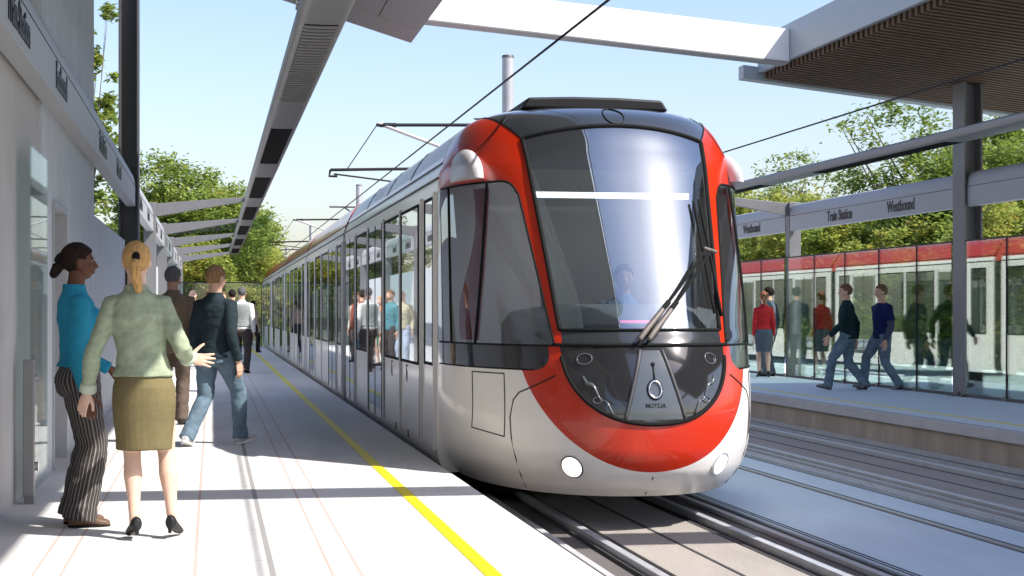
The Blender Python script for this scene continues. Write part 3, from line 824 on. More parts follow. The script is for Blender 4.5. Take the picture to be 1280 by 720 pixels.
for s in (-1, 1):
    glass_unit('side_window', 14.42, 14.95, .83, 2.31, s, tram)
    glass_unit('side_window', 15.47, 16.86, .80, 2.31, s, tram)
    glass_unit('side_window', 17.04, 18.50, .80, 2.31, s, tram)
    door(18.78, 20.34, s)
    glass_unit('side_window', 20.70, 22.16, .80, 2.31, s, tram)
    door(22.48, 23.92, s)
    posts([14.27, 15.20, 16.95, 18.64, 20.52, 22.32], s)
    xa, xb = sorted((CX+s*(XS-.0), CX+s*(XS+.004)))
    sm = MB()
    for y in (15.40, 16.95, 18.6): sm.box(xa, xb, y-.005, y+.005, .06, .77)
    sm.build('panel_seam', 'steel_dark', tram)
    for yy in (16.35, 17.75):
        ic = MB()
        ic.box(xa, xb+s*.0, yy-.05, yy+.10, .735, .75).box(xa, xb, yy+.085, yy+.10, .60, .735).box(xa, xb, yy+.02, yy+.06, .60, .69).box(xa, xb, yy-.02, yy+.085, .58, .592)
        ic.build('door_icon', 'black', tram)
    for yy in (16.3, 17.4):
        MB().prism([(yy-.04, .015), (yy+.04, .015), (yy+.015, .09), (yy-.015, .09)], 'x', xa, xb).build('vent_mark', 'black', tram)
for k in range(4):
    y0 = 24.6+10*k; y1 = y0+9.6
    module(y0, y1, False)
    MB().prism([(CX-a*.97, z) for a, z in PR if z < 3.0]+[(CX+a*.97, z) for a, z in reversed(PR) if z < 3.0], 'y', y0-.41, y0+.01).build('bellows', 'bellows', tram, smooth='auto')
    pr_ = [(CX-a*.985, z) for a, z in PR if z > 2.45]+[(CX+a*.985, z) for a, z in reversed(PR) if z > 2.45]
    MB().prism(pr_, 'y', y0-.34, y0-.06).build('joint_arch', 'red', tram, smooth='auto')
    for s in (-1, 1):
        glass_unit('side_window', y0+.35, y0+1.05, .80, 2.31, s, tram)
        door(y0+1.35, y0+2.85, s)
        glass_unit('side_window', y0+3.1, y0+4.7, .80, 2.31, s, tram)
        glass_unit('side_window', y0+4.9, y0+6.5, .80, 2.31, s, tram)
        door(y0+6.75, y0+8.25, s)
        glass_unit('side_window', y0+8.55, y0+9.25, .80, 2.31, s, tram)
        posts([y0+.12, y0+1.2, y0+2.97, y0+4.8, y0+6.63, y0+8.4, y0+9.48], s)
MB().prism([(CX-a, z) for a, z in PR]+[(CX+a, z) for a, z in reversed(PR)], 'y', 64.21, 65.2).build('rear_cab', 'hood', tram, smooth='auto')
# pantograph
pg = MB()
for s in (-1, 1):
    pg.tube([(CX+s*.35, 36, 3.2), (CX+s*.25, 34.9, 3.42), (CX+s*.35, 36.2, 3.64)], .02, 8)
pg.tube([(CX-.7, 36.2, 3.66), (CX+.7, 36.2, 3.66)], .02, 8)
pg.build('pantograph', 'steel_dark', tram)
# ------------------------------------------------------------------ people
def remesh(mb, vox, smooth_it=6, noise_amp=0.0, noise_scale=(6, 6, 12), seed=0, fac=.5):
    me = bpy.data.meshes.new('tmp'); me.from_pydata([tuple(v) for v in mb.v], [], mb.f)
    bm = bmesh.new(); bm.from_mesh(me); bmesh.ops.recalc_face_normals(bm, faces=bm.faces); bm.to_mesh(me); bm.free()
    o = bpy.data.objects.new('tmp', me); link(o)
    r = o.modifiers.new('r', 'REMESH'); r.mode = 'VOXEL'; r.voxel_size = vox
    s = o.modifiers.new('s', 'SMOOTH'); s.factor = fac; s.iterations = smooth_it
    dg = bpy.context.evaluated_depsgraph_get()
    out = bpy.data.meshes.new_from_object(o.evaluated_get(dg))
    bpy.data.objects.remove(o); bpy.data.meshes.remove(me)
    if noise_amp:
        out.update()
        n = len(out.vertices); nr = [Vector(v.normal) for v in out.vertices]
        for i, v in enumerate(out.vertices):
            p = v.co
            q = Vector((p.x*noise_scale[0]+seed, p.y*noise_scale[1], p.z*noise_scale[2]))
            d = noise.noise(q)+.5*noise.noise(q*2.1)
            v.co = p+nr[i]*d*noise_amp
    out.polygons.foreach_set('use_smooth', [True]*len(out.polygons))
    return out

def mesh_obj(name, me, m, parent):
    me.name = name; me.materials.clear(); me.materials.append(m)
    o = bpy.data.objects.new(name, me); link(o); o.parent = parent
    return o

def ik(a, c, l1, l2, pole):
    a = Vector(a); c = Vector(c); d = c-a; L = min(d.length, (l1+l2)*.998); dn = d.normalized()
    c = a+dn*L
    x = (l1*l1-l2*l2+L*L)/(2*L); h = math.sqrt(max(0, l1*l1-x*x))
    p = Vector(pole); p = (p-dn*p.dot(dn))
    p = p.normalized() if p.length > 1e-6 else Vector((0, 1, 0))
    return a+dn*x+p*h, c

def ell(c, rx, ry, n=24, rot=None):
    out = []
    for k in range(n):
        v = Vector((rx*math.cos(2*PI*k/n), ry*math.sin(2*PI*k/n), 0))
        if rot: v = rot @ v
        out.append(Vector(c)+v)
    return out

CLOTH = {}
def cloth(name, col, var=.12, scale=7, rough=.85):
    if name not in CLOTH:
        CLOTH[name] = mat(name, col, rough, var=var, vscale=scale, bump=.25, bscale=90, spec=.2)
    return CLOTH[name]
def skin(name, col):
    if name not in CLOTH:
        m = mat(name, col, .6, var=.08, vscale=14, spec=.25)
        b = m.node_tree.nodes['Principled BSDF']
        b.inputs['Subsurface Weight'].default_value = .08; b.inputs['Subsurface Radius'].default_value = (.02, .008, .004)
        CLOTH[name] = m
    return CLOTH[name]
def hairmat(name, col):
    if name not in CLOTH:
        CLOTH[name] = mat(name, col, .75, var=.42, vscale=22, stretch=(5, 5, .7), bump=.7, bscale=50, spec=.12)
    return CLOTH[name]

def hand_geo(mb, wrist, d, palm_n, thumb_side, H, curl=.5, spread=0.0):
    """palm, four unequal bent fingers and a thumb; palm_n is where the palm faces"""
    d = Vector(d).normalized(); pn = Vector(palm_n); pn = (pn-d*pn.dot(d)).normalized(); ac = Vector(thumb_side); ac = (ac-d*ac.dot(d)-pn*ac.dot(pn)).normalized()
    w_ = Vector(wrist); s = H/1.75
    P = lambda a, n_, l: w_+ac*a*s+pn*n_*s+d*l*s
    rings = []
    for l, wd, th in ((-.01, .022, .017), (.02, .030, .016), (.055, .040, .0145), (.088, .042, .013), (.098, .039, .011)):
        rings.append([P(wd*math.cos(2*PI*k/16), th*math.sin(2*PI*k/16), l) for k in range(16)])
    mb.loft(rings)
    for a, ln, r in ((.030, .070, .0092), (.0105, .078, .0095), (-.009, .073, .009), (-.028, .058, .0082)):
        fan = spread*a*7
        p0 = P(a, 0, .085); ang = curl*.35
        dirv = (d*math.cos(ang)+pn*math.sin(ang)+ac*fan).normalized()
        p1 = p0+dirv*ln*.48*s+d*.008*s
        ang += curl*.55; dirv = (d*math.cos(ang)+pn*math.sin(ang)+ac*fan).normalized(); p2 = p1+dirv*ln*.32*s
        ang += curl*.5; dirv = (d*math.cos(ang)+pn*math.sin(ang)+ac*fan).normalized(); p3 = p2+dirv*ln*.26*s
        mb.tube([p0-d*.02*s, p0, p1, p2, p3], [r*s*1.05, r*s*1.05, r*s, r*s*.93, r*s*.78], 10, caps=True)
    t0 = P(.024, .004, .022); t1 = P(.050+.012*spread, .012, .052); t2 = P(.060+.028*spread, .018, .080-.004*spread); t3 = P(.062+.040*spread, .022, .104-.010*spread)
    mb.tube([t0, t1, t2, t3], [.0145*s, .0125*s, .0105*s, .0085*s], 10, caps=True)

def person(label, x, y, face, H, female=False, skin_c=('light_skin', (.55, .34, .25)), hair=('brown_hair', (.10, .06, .035)), hair_style='short',
           top=('top', (.3, .3, .3)), top_mat=None, hem=.50, legs='trousers', leg_mat=None, leg_c=('denim', (.12, .2, .3)), shoe_c=('dark_shoe', (.03, .025, .02)),
           armR=None, armL=None, footR=None, footL=None, pelvis=(0, 0, .525), lean=(0, 0), head_turn=0.0, head_tilt=0.0, vox=.009, z0=0.0, group=None,
           vest=None, collar=True, build=1.0, heels=False, sleeve='long', bald=False, cuffs=None, patch=None):
    rot = math.atan2(-face[0], face[1])
    root = empty('person', (x, y, z0), label, 'person', group, rot)
    f = build; sh = (.083 if female else .103)*f
    pz = pelvis[2]; dz = pz-.525
    px, py = pelvis[0], pelvis[1]
    S = lambda v: Vector((v[0]*H, v[1]*H, v[2]*H))
    def spine(z):     # forward/sideways offset of the trunk at height z (fractions of H)
        t = max(0, (z-.52)/.33); return Vector((px+lean[0]*t, py+lean[1]*t, z+dz))
    # joints
    shR = spine(.788)+Vector((sh, 0, 0)); shL = spine(.788)+Vector((-sh, 0, 0))
    hw_ = .046 if female else .052
    hipR = Vector((px+hw_, py, pz)); hipL = Vector((px-hw_, py, pz))
    aR = dict(hand=(.03, .02, -.31), pole=(.25, -1, 0), d=(.05, .12, -1), palm=(-1, .1, 0), thumb=(0, 1, 0), curl=.6, spread=.1)
    aL = dict(hand=(-.03, .02, -.31), pole=(-.25, -1, 0), d=(-.05, .12, -1), palm=(1, .1, 0), thumb=(0, 1, 0), curl=.6, spread=.1)
    if armR: aR.update(armR)
    if armL: aL.update(armL)
    fR = dict(pos=(.055, 0, .045), yaw=-8, pitch=0); fL = dict(pos=(-.055, 0, .045), yaw=8, pitch=0)
    if footR: fR.update(footR)
    if footL: fL.update(footL)
    k_ = .93 if female else 1.0
    B = MB()          # the body, one continuous figure
    C = MB()          # the top
    T = MB()          # trousers or skirt
    torso = ([(.455,.060,.050,0),(.475,.088,.064,-.006),(.51,.093,.070,-.008),(.545,.090,.065,-.004),(.585,.079,.056,0),(.625,.071,.052,.003),(.665,.076,.054,.004),(.705,.083,.058,.004),(.745,.088,.060,.002),(.785,.082,.054,-.002),(.81,.066,.044,-.004),(.832,.042,.036,-.005),(.85,.033,.034,-.004)]
             if female else
             [(.455,.060,.050,0),(.475,.085,.064,-.004),(.51,.093,.068,-.005),(.55,.090,.064,-.002),(.59,.086,.061,0),(.63,.086,.061,.003),(.67,.091,.064,.004),(.71,.098,.067,.003),(.75,.104,.067,.001),(.785,.097,.060,-.003),(.812,.077,.048,-.005),(.834,.048,.038,-.006),(.852,.037,.037,-.005)])
    def tring(z, rx, ry, oy, g=0.0):
        c = spine(z)+Vector((0, oy, 0)); return ell(S(c), (rx*f+g)*H, (ry*f+g)*H, 28)
    B.loft([tring(*q) for q in torso])
    if female:
        for s in (-1, 1): B.ellipsoid(S(spine(.735)+Vector((s*.038, .046, 0))), (.034*H, .032*H, .036*H))
    # head
    nk = spine(.842); ht = Matrix.Rotation(R(head_turn), 3, 'Z') @ Matrix.Rotation(R(head_tilt), 3, 'X')
    hc = nk+Vector((0, .012, .098))
    HP = lambda v: S(hc+(ht @ Vector(v)))
    B.tube([S(nk-Vector((0, .004, .02))), S(nk+Vector((0, .002, .03))), HP((0, -.006, -.035))], [(.034 if female else .038)*H, (.030 if female else .035)*H, (.031 if female else .036)*H], 18)
    hs = 1.02 if female else 1.05
    rot3 = ht
    B.ellipsoid(HP((0, -.008, .010)), (.0425*hs*H, .0535*hs*H, .0505*hs*H), 24, 16, rot3)
    B.ellipsoid(HP((0, .012, -.018)), (.0375*hs*H, .0375*hs*H, .046*hs*H), 24, 16, rot3)
    B.ellipsoid(HP((0, .020, -.045)), (.0225*hs*H, .0235*hs*H, .0185*hs*H), 18, 12, rot3)          # chin
    B.tube([HP((0, .044, .006)), HP((0, .053, -.006)), HP((0, .060, -.019)), HP((0, .052, -.024))], [.0055*H, .007*H, .009*H, .007*H], 10, caps=True)   # nose
    for s in (-1, 1):
        B.ellipsoid(HP((s*.0085, .051, -.021)), (.006*H, .006*H, .005*H), 10, 8)
        B.ellipsoid(HP((s*.018, .040, .010)), (.014*H, .008*H, .005*H), 12, 8, rot3)               # brow
        B.ellipsoid(HP((s*.024, .032, -.016)), (.013*H, .011*H, .011*H), 12, 8, rot3)              # cheek
        B.ellipsoid(HP((s*.0425*hs, -.006, -.008)), (.0065*H, .0125*H, .018*H), 14, 10, rot3)      # ear
    B.ellipsoid(HP((0, .0455, -.0345)), (.0145*H, .0085*H, .0042*H), 12, 8, rot3)
    B.ellipsoid(HP((0, .0445, -.0415)), (.0125*H, .0085*H, .0048*H), 12, 8, rot3)
    # arms
    ul, fl = .172, .150
    elb = {}; wr = {}
    for s, a, shp in ((1, aR, shR), (-1, aL, shL)):
        hnd = shp+Vector(a['hand'])
        e, wv = ik(shp, hnd, ul, fl, a['pole'])
        elb[s], wr[s] = e, wv
        ua = (.0265 if female else .031)*f
        B.tube([S(shp+Vector((-s*.03, 0, .0))), S(shp), S(shp.lerp(e, .45)), S(e), S(e.lerp(wv, .3)), S(e.lerp(wv, .7)), S(wv)],
               [.034*k_*H, .033*k_*f*H, ua*H, .0225*k_*H, .0245*k_*H, .0185*k_*H, .0155*k_*H], 16, caps=True)
        hand_geo(B, S(wv), a['d'], a['palm'], a['thumb'], H*(.94 if female else 1), a['curl'], a['spread'])
        end = {'long': 1.0, 'half': None}[sleeve]
        if end:
            g = .0065
            C.tube([S(shp+Vector((-s*.04, 0, .002))), S(shp+Vector((0, 0, .002))), S(shp.lerp(e, .45)), S(e), S(e.lerp(wv, .3)), S(e.lerp(wv, .7)), S(wv.lerp(e, .05))],
                   [(.036*k_+g*.6)*H, (.0335*k_*f+g*.9)*H, (ua+g)*H, (.0235*k_+g)*H, (.0250*k_+g)*H, (.0200*k_+g)*H, (.0185*k_+g)*H], 18)
        else:
            C.tube([S(shp+Vector((-s*.04, 0, .002))), S(shp), S(shp.lerp(e, .45)), S(shp.lerp(e, .72))], [.046*H, .047*H, (ua+.015)*H, (ua+.016)*H], 18)
    # legs and feet
    kn = {}; an = {}
    for s, q, hp in ((1, fR, hipR), (-1, fL, hipL)):
        k, a = ik(hp, Vector(q['pos']), .245, .246, q.get('pole', (s*.05, 1, 0)))
        kn[s], an[s] = k, a
        th = (.045 if female else .050)*f
        B.tube([S(hp+Vector((0, 0, .0))), S(hp.lerp(k, .25)), S(hp.lerp(k, .65)), S(k), S(k.lerp(a, .12)), S(k.lerp(a, .33)), S(k.lerp(a, .65)), S(a)],
               [th*1.02*H, th*H, .042*f*H, .0325*k_*H, .031*k_*H, .0345*k_*H, .0235*k_*H, .0195*k_*H], 18, caps=True)
        yw = R(q['yaw']); pt = R(q['pitch'])
        fr = Matrix.Rotation(yw, 3, 'Z') @ Matrix.Rotation(pt, 3, 'X')
        FP = lambda v, a=a, fr=fr: S(a+(fr @ Vector(v)))
        fk = .62 if heels else 1.0
        B.tube([FP((0, -.016, -.018)), FP((0, .02, -.016)), FP((0, .062, -.027)), FP((0, .085, -.032))], [.019*fk*H, .021*fk*H, .0165*fk*H, .010*fk*H], 14, caps=True)
        sh_ = MB()
        hl = .02 if heels else 0.0
        if heels:
            prof = [(-.038, .012, .018, -.006), (-.024, .0195, .026, -.004), (.008, .0205, .019, -.014), (.045, .0215, .012, -.022), (.075, .020, .010, -.029), (.098, .009, .006, -.034)]
        else:
            prof = [(-.040, .014, .018, -.022), (-.028, .0225, .026, -.018), (.0, .024, .030, -.014), (.035, .0265, .022, -.022), (.07, .028, .016, -.028), (.095, .021, .012, -.032), (.104, .010, .008, -.034)]
        rr = []
        for yy, rx, rz, zc in prof:
            ring = []
            for kk in range(18):
                cx_, cz_ = math.cos(2*PI*kk/18), math.sin(2*PI*kk/18)
                zv = zc+rz*cz_
                if not heels: zv = max(zv, -.0445)
                ring.append(FP((rx*cx_, yy, zv)))
            rr.append(ring)
        sh_.loft(rr)
        if heels: sh_.tube([FP((0, -.026, -.006)), FP((0, -.028, -.043))], [.011*H, .006*H], 10)
        so_ = mesh_obj('shoe', remesh(sh_, min(vox, .006), 2), cloth(*shoe_c, .1, 20, .4), root)
        if not heels:
            sl_ = MB(); sl_.loft([[FP((rx*1.03*math.cos(2*PI*kk/18), yc+ry*math.sin(2*PI*kk/18), zz_)) for kk in range(18)] for zz_ in (-.0448, -.036) for rx, ry, yc in ((.027, .074, .032),)])
            sl_.build('sole', 'rubber' if 'white' not in shoe_c[0] else 'white', so_, local=True)
    hair_parts = []
    bm_ = remesh(B, vox*.62 if vox <= .008 else vox*.8, 2)
    bo = mesh_obj('body', bm_, skin(*skin_c), root)
    # lips and eyes
    for s in (-1, 1):
        e_ = MB(); e_.ellipsoid(HP((s*.0175, .0425, .0005)), (.0070*H, .0036*H, .0034*H), 12, 8, rot3)
        e_.build('eye', cloth('eye_white', (.34, .30, .28), .02, 5, .3), root, smooth=True, local=True)
        e2 = MB(); e2.ellipsoid(HP((s*.0175, .0462, .0005)), (.0034*H, .0018*H, .0036*H), 10, 8, rot3)
        e2.build('iris', cloth('dark_iris', (.02, .013, .01), .02, 5, .2), root, smooth=True, local=True)
        eb = MB(); eb.tube([HP((s*.0065, .0475, .0115)), HP((s*.018, .0465, .0145)), HP((s*.029, .040, .011))], [.0016*H, .0022*H, .0012*H], 8, caps=True)
        eb.build('eyebrow', hairmat(*hair), root, smooth=True, local=True)
    lp = MB(); lp.ellipsoid(HP((0, .0500, -.0378)), (.0135*H, .0050*H, .0052*H), 14, 8, rot3)
    lp.build('lips', cloth('lips_'+skin_c[0], tuple(c*m_ for c, m_ in zip(skin_c[1], (.85, .55, .55))), .05, 5, .45), root, smooth=True, local=True)
    # hair
    if not bald:
        h = MB(); n, m_ = 40, 26
        ex = 1.10 if hair_style == 'short' else 1.085
        def inside(v):
            x_, y_, z_ = v
            line = .036 if y_ > .018 else (.004 if y_ > .006 else (.004 if y_ > -.012 else -.040))
            if y_ > .018: line = .037-(abs(x_)/.045)**2*.020
            if hair_style == 'short' and y_ <= -.012: line = -.030
            return z_ > line
        vs = []
        for i in range(m_+1):
            a = -PI/2+PI*i/m_
            for j in range(n):
                p = (.0432*hs*ex*max(math.cos(a), 1e-3)*math.cos(2*PI*j/n), .0545*hs*ex*max(math.cos(a), 1e-3)*math.sin(2*PI*j/n)-.008, .0515*hs*ex*math.sin(a)+.012)
                vs.append(p)
        fs = []
        for i in range(m_):
            for j in range(n):
                q = (i*n+j, i*n+(j+1) % n, (i+1)*n+(j+1) % n, (i+1)*n+j)
                c = [sum(vs[k][d_] for k in q)/4 for d_ in range(3)]
                if inside(c): fs.append(q)
        used = sorted({k for q in fs for k in q}); mp_ = {k: i for i, k in enumerate(used)}
        # close it as a thick cap: outer and inner skin
        outer = [HP(vs[k]) for k in used]
        inner = [HP((vs[k][0]*.90, (vs[k][1]+.008)*.90-.008, (vs[k][2]-.012)*.90+.012)) for k in used]
        off = len(outer); F = [tuple(mp_[k] for k in q) for q in fs]
        h.add(outer+inner, F+[tuple(off+k for k in reversed(q)) for q in F])
        edges = {}
        for q in F:
            for a_, b__ in zip(q, q[1:]+q[:1]): edges[(a_, b__)] = 1
        for (a_, b__) in list(edges):
            if (b__, a_) not in edges: h.f.append((b__, a_, off+a_, off+b__))
        if hair_style == 'ponytail':
            h.ellipsoid(HP((0, -.066, .012)), (.013*H, .012*H, .013*H), 14, 10)
            h.tube([HP((0, -.068, .012)), HP((-.002, -.082, -.012)), HP((.001, -.082, -.05)), HP((.008, -.076, -.098))], [.010*H, .0165*H, .0185*H, .014*H], 14, caps=True)
        if hair_style == 'bun':
            h.tube([HP((0, -.058, -.012)), HP((0, -.078, -.024)), HP((0, -.088, -.046))], [.014*H, .021*H, .016*H], 14, caps=True)
        if hair_style == 'long':
            h.tube([HP((0, -.045, .0)), HP((0, -.052, -.05)), HP((0, -.055, -.10))], [.036*H, .040*H, .026*H], 14, caps=True)
        hm = remesh(h, max(.004, vox*.5), 3, .0022*H, (26, 26, 12), 3.1)
        mesh_obj('hair', hm, hairmat(*hair), root)
        if hair_style in ('ponytail', 'bun'):
            tb_ = MB(); tb_.tube([HP((0, -.066, .016)), HP((0, -.074, .004))], .0135*H, 14, caps=True)
            tb_.build('hair_band', 'rubber', root, smooth=True, local=True)
    else:
        h = MB()
        for s in (-1, 1): h.ellipsoid(HP((s*.040, -.022, -.002)), (.008*H, .026*H, .02*H), 14, 10)
        h.ellipsoid(HP((0, -.052, -.008)), (.032*H, .012*H, .022*H), 14, 10)
        mesh_obj('hair', remesh(h, max(.005, vox*.6), 2), hairmat(*hair), root)
    # top
    g = .0115
    rows = [q for q in torso if q[0] > hem+.012]
    z_h = hem
    lo = [np.interp(z_h, [q[0] for q in torso], [q[i] for q in torso]) for i in (1, 2, 3)]
    base = max(lo[0], .086 if female else .092), max(lo[1], .062)
    C.loft([tring(z_h, base[0], base[1], lo[2], g+.003)]+[tring(q[0], q[1], q[2], q[3], g if q[0] < .82 else .008) for q in rows[:-1]]+[tring(.842 if collar else .836, .039 if not female else .035, .040 if not female else .036, -.004, .006)])
    if female:
        for s in (-1, 1): C.ellipsoid(S(spine(.735)+Vector((s*.038, .046, 0))), (.044*H, .042*H, .046*H))
    if collar:
        C.loft([ell(S(nk+Vector((0, -.004, dz_))), r_*H, r_*H, 22) for dz_, r_ in ((-.022, .046), (.0, .043), (.016, .0405))])
    cm = remesh(C, vox, 4, .0068*H/1.7, (8, 8, 15), x*3+y)
    tm = top_mat or cloth(*top)
    mesh_obj('sweater' if sleeve == 'long' else 'shirt', cm, tm, root)
    if sleeve == 'half':
        for s, shp in ((1, shR), (-1, shL)):
            e, wv = elb[s], wr[s]; A = MB()
            A.tube([S(shp.lerp(e, .6)), S(e), S(e.lerp(wv, .3)), S(e.lerp(wv, .7)), S(wv.lerp(e, .05))], [.041*H, .034*H, .036*H, .030*H, .027*H], 16)
            mesh_obj('sleeve', remesh(A, vox, 3, .003, (8, 8, 16), 5), cloth('grey_sleeve', (.06, .065, .11)), root)
    if cuffs:
        for s in (1, -1):
            e, wv = elb[s], wr[s]; A = MB()
            A.tube([S(wv.lerp(e, .22)), S(wv.lerp(e, .0))], [.027*H, .030*H], 18)
            mesh_obj('cuff', remesh(A, vox, 2), cloth(*cuffs), root)
    if vest:
        A = MB()
        rows = [q for q in torso if .53 < q[0] < .82]
        A.loft([tring(q[0], q[1], q[2], q[3], .022) for q in rows])
        mesh_obj('vest', remesh(A, vox, 3, .003, (7, 7, 12), 2), cloth(*vest), root)
    # lower clothes
    lm = leg_mat or cloth(*leg_c)
    if legs == 'trousers' or legs == 'wide':
        T.loft([tring(q[0], q[1], q[2], q[3], .009 if q[0] < hem-.01 else .003) for q in torso if q[0] < max(.53, hem+.03)])
        for s, hp in ((1, hipR), (-1, hipL)):
            k, a = kn[s], an[s]
            low = a+(a-k).normalized()*.018
            low = Vector((low.x, low.y, max(low.z, .026)))
            wv_ = .010 if legs == 'wide' else 0
            T.tube([S(hp+Vector((0, 0, .02))), S(hp.lerp(k, .25)), S(hp.lerp(k, .65)), S(k), S(k.lerp(a, .33)), S(k.lerp(a, .7)), S(low)],
                   [.060*f*H, .061*f*H, .052*f*H, (.044+wv_*.6)*H, (.044+wv_)*H, (.0405+wv_*1.4)*H, (.043+wv_*1.8)*H], 20)
        tmh = remesh(T, vox, 4, .0085*H/1.7, (9, 9, 13), x+y*2)
        if legs == 'wide':
            vals = []
            for v in tmh.vertices:
                p = v.co/H; s = 1 if p.x > px else -1
                hp, k, a = (hipR if s > 0 else hipL), kn[s], an[s]
                ax = hp.lerp(k, min(1, max(0, (hp.z-p.z)/(hp.z-k.z)))) if p.z > k.z else k.lerp(a, min(1, (k.z-p.z)/(k.z-a.z)))
                vals.append(math.atan2((p.y-ax.y)+1e-6, (p.x-ax.x)*s)/(2*PI) if p.x*s > -1 else 0)
                if abs(math.atan2(p.y-ax.y, (p.x-ax.x)*s)) > 3.1: vals[-1] = .5
            at_ = tmh.attributes.new('around', 'FLOAT', 'POINT'); at_.data.foreach_set('value', [abs(q) for q in vals])
        mesh_obj('trousers', tmh, lm, root)
    elif legs == 'skirt':
        hz = .295
        T.loft([tring(hem+.02, .082, .058, -.002, .002), tring(hem-.004, .088, .063, -.004, .007), tring(.51, .095, .071, -.008, .009), tring(.46, .097, .070, -.006, .010), tring(.40, .094, .066, -.002, .010), tring(.34, .087, .061, 0, .010), tring(hz, .085, .059, .001, .010)])
        mesh_obj('skirt', remesh(T, vox, 3, .004, (7, 7, 3), 4), lm, root)
    return root

light = ('light_skin', (.58, .36, .26)); pale = ('pale_skin', (.62, .41, .31)); dark = ('dark_skin', (.115, .048, .028))
BLONDE = ('blonde_hair', (.50, .30, .12)); BROWN = ('brown_hair', (.17, .10, .055)); BLACK = ('black_hair', (.018, .014, .012)); GREY = ('grey_hair', (.10, .10, .10)); SAND = ('sandy_hair', (.25, .15, .075))
JEANS = ('blue_denim', (.12, .175, .225), .34, 9); DARKTR = ('dark_trousers', (.045, .038, .035))
# 1 woman in turquoise
person('woman with dark tied hair in a turquoise sweater and pin striped trousers', -.80, 10.0, (.95, .22), 1.695, True, dark, ('dark_brown_hair', (.020, .012, .009)), 'bun',
       ('turquoise_knit', (.018, .22, .34), .14, 9), hem=.565, legs='wide', leg_mat=stripe_mat('pinstripe', (.028, .023, .022), (.20, .18, .17), 26, .2),
       shoe_c=('brown_shoe', (.13, .08, .055)), armR=dict(hand=(.035, .015, -.315), d=(.0, .16, -1), palm=(-.9, .3, 0), thumb=(.25, 1, 0), curl=.35, spread=.5),
       armL=dict(hand=(-.03, .14, -.24), pole=(-.4, -1, -.2), d=(.1, .7, -.6), palm=(1, 0, 0), thumb=(0, .6, .8)), pelvis=(0, .006, .527), lean=(0, -.012), head_turn=0, vox=.0065, group='people on the left platform')
# 2 blonde woman
person('woman with a blonde ponytail, pale green sweater and olive skirt, her right hand held out', -.33, 9.33, (-.02, 1), 1.665, True, pale, BLONDE, 'ponytail',
       ('pale_green_knit', (.28, .325, .225), .22, 16), hem=.545, legs='skirt', leg_c=('olive_skirt', (.150, .122, .058), .16, 6), shoe_c=('black_shoe', (.015, .015, .016)), heels=True,
       armR=dict(hand=(.085, .10, -.185), pole=(.25, -.8, -.6), d=(1, .10, -.12), palm=(0, 1, .0), thumb=(0, -.05, 1), curl=.12, spread=1.0),
       armL=dict(hand=(-.085, .05, -.295), pole=(-.5, -1, 0), d=(-.35, .30, -1), palm=(.55, .7, 0), thumb=(1, -.6, .0), curl=.3, spread=.25),
       footR=dict(pos=(.066, .0, .058), yaw=-16, pitch=-10), footL=dict(pos=(-.060, -.02, .058), yaw=14, pitch=-10), pelvis=(-.030, 0, .535), lean=(-.026, 0), cuffs=('cuff_knit', (.44, .50, .40)), vox=.0065, group='people on the left platform')
# 3 man in the brown suit
person('grey haired man in a brown suit, standing just right of the blonde woman', -.44, 18.75, (.12, 1), 1.80, False, ('tan_skin', (.36, .21, .15)), GREY, 'short',
       ('brown_jacket', (.14, .105, .075), .16, 6), hem=.455, leg_c=('brown_trousers', (.115, .085, .068)), shoe_c=('dark_shoe', (.03, .025, .02)), head_turn=-18, vox=.009, group='people on the left platform')
# 4 man in the dark sweater
person('sandy haired man in a dark blue sweater and blue jeans striding away along the platform', .03, 15.75, (.62, .80), 1.77, False, light, SAND, 'short',
       ('dark_slate_knit', (.018, .030, .038), .14, 8), hem=.50, leg_c=JEANS, shoe_c=('white_sneaker', (.45, .45, .46)),
       footR=dict(pos=(.06, .145, .05), yaw=-14, pitch=12), footL=dict(pos=(-.07, -.150, .058), yaw=16, pitch=-22), pelvis=(0, 0, .502), head_turn=-8,
       armR=dict(hand=(.04, .02, -.305)), armL=dict(hand=(-.03, .04, -.305)), vox=.0085, group='people on the left platform')
# 5..11 people farther down the left platform
person('bald man in a beige shirt and pale jeans, half hidden behind the dark sweater', -.43, 37.2, (.15, -1), 1.78, False, pale, GREY, 'short', ('beige_shirt', (.46, .42, .30)), leg_c=('pale_jeans', (.34, .40, .52)), vox=.014, bald=True, group='people on the left platform')
person('man in a pale grey vest, white sleeves and dark trousers, walking away', .62, 34.4, (.2, 1), 1.83, False, light, GREY, 'short', ('white_shirt', (.62, .62, .60)), hem=.52, leg_c=DARKTR, shoe_c=('brown_shoe', (.13, .08, .055)),
       vest=('grey_vest', (.26, .28, .27)), footR=dict(pos=(.07, -.10, .06), yaw=-12, pitch=-18), footL=dict(pos=(-.07, .12, .05), yaw=8, pitch=10), pelvis=(0, 0, .512), vox=.012, group='people on the left platform')
person('dark haired man in teal jeans hidden behind the man in the grey vest', .46, 37.6, (.1, 1), 1.80, False, light, BLACK, 'short', ('rust_coat', (.22, .05, .03)), hem=.47, leg_c=('teal_jeans', (.10, .18, .22)), vox=.014, group='people on the left platform')
person('woman with long black hair and black trousers walking far along the yellow line', 1.28, 51.5, (.5, .8), 1.67, True, light, BLACK, 'long', ('tan_top', (.30, .23, .17)), hem=.56, leg_c=('black_trousers', (.02, .02, .021)),
       footR=dict(pos=(.05, .09, .05)), footL=dict(pos=(-.05, -.11, .06), pitch=-18), pelvis=(0, 0, .515), vox=.014, group='people on the left platform')
person('blonde woman in an orange top and green skirt, seen mirrored in the tram windows', -.07, 38.3, (.8, -.5), 1.66, True, pale, BLONDE, 'short', ('orange_top', (.75, .22, .015)), hem=.55, legs='skirt', leg_c=('green_skirt', (.02, .17, .13)), vox=.014, group='people on the left platform')
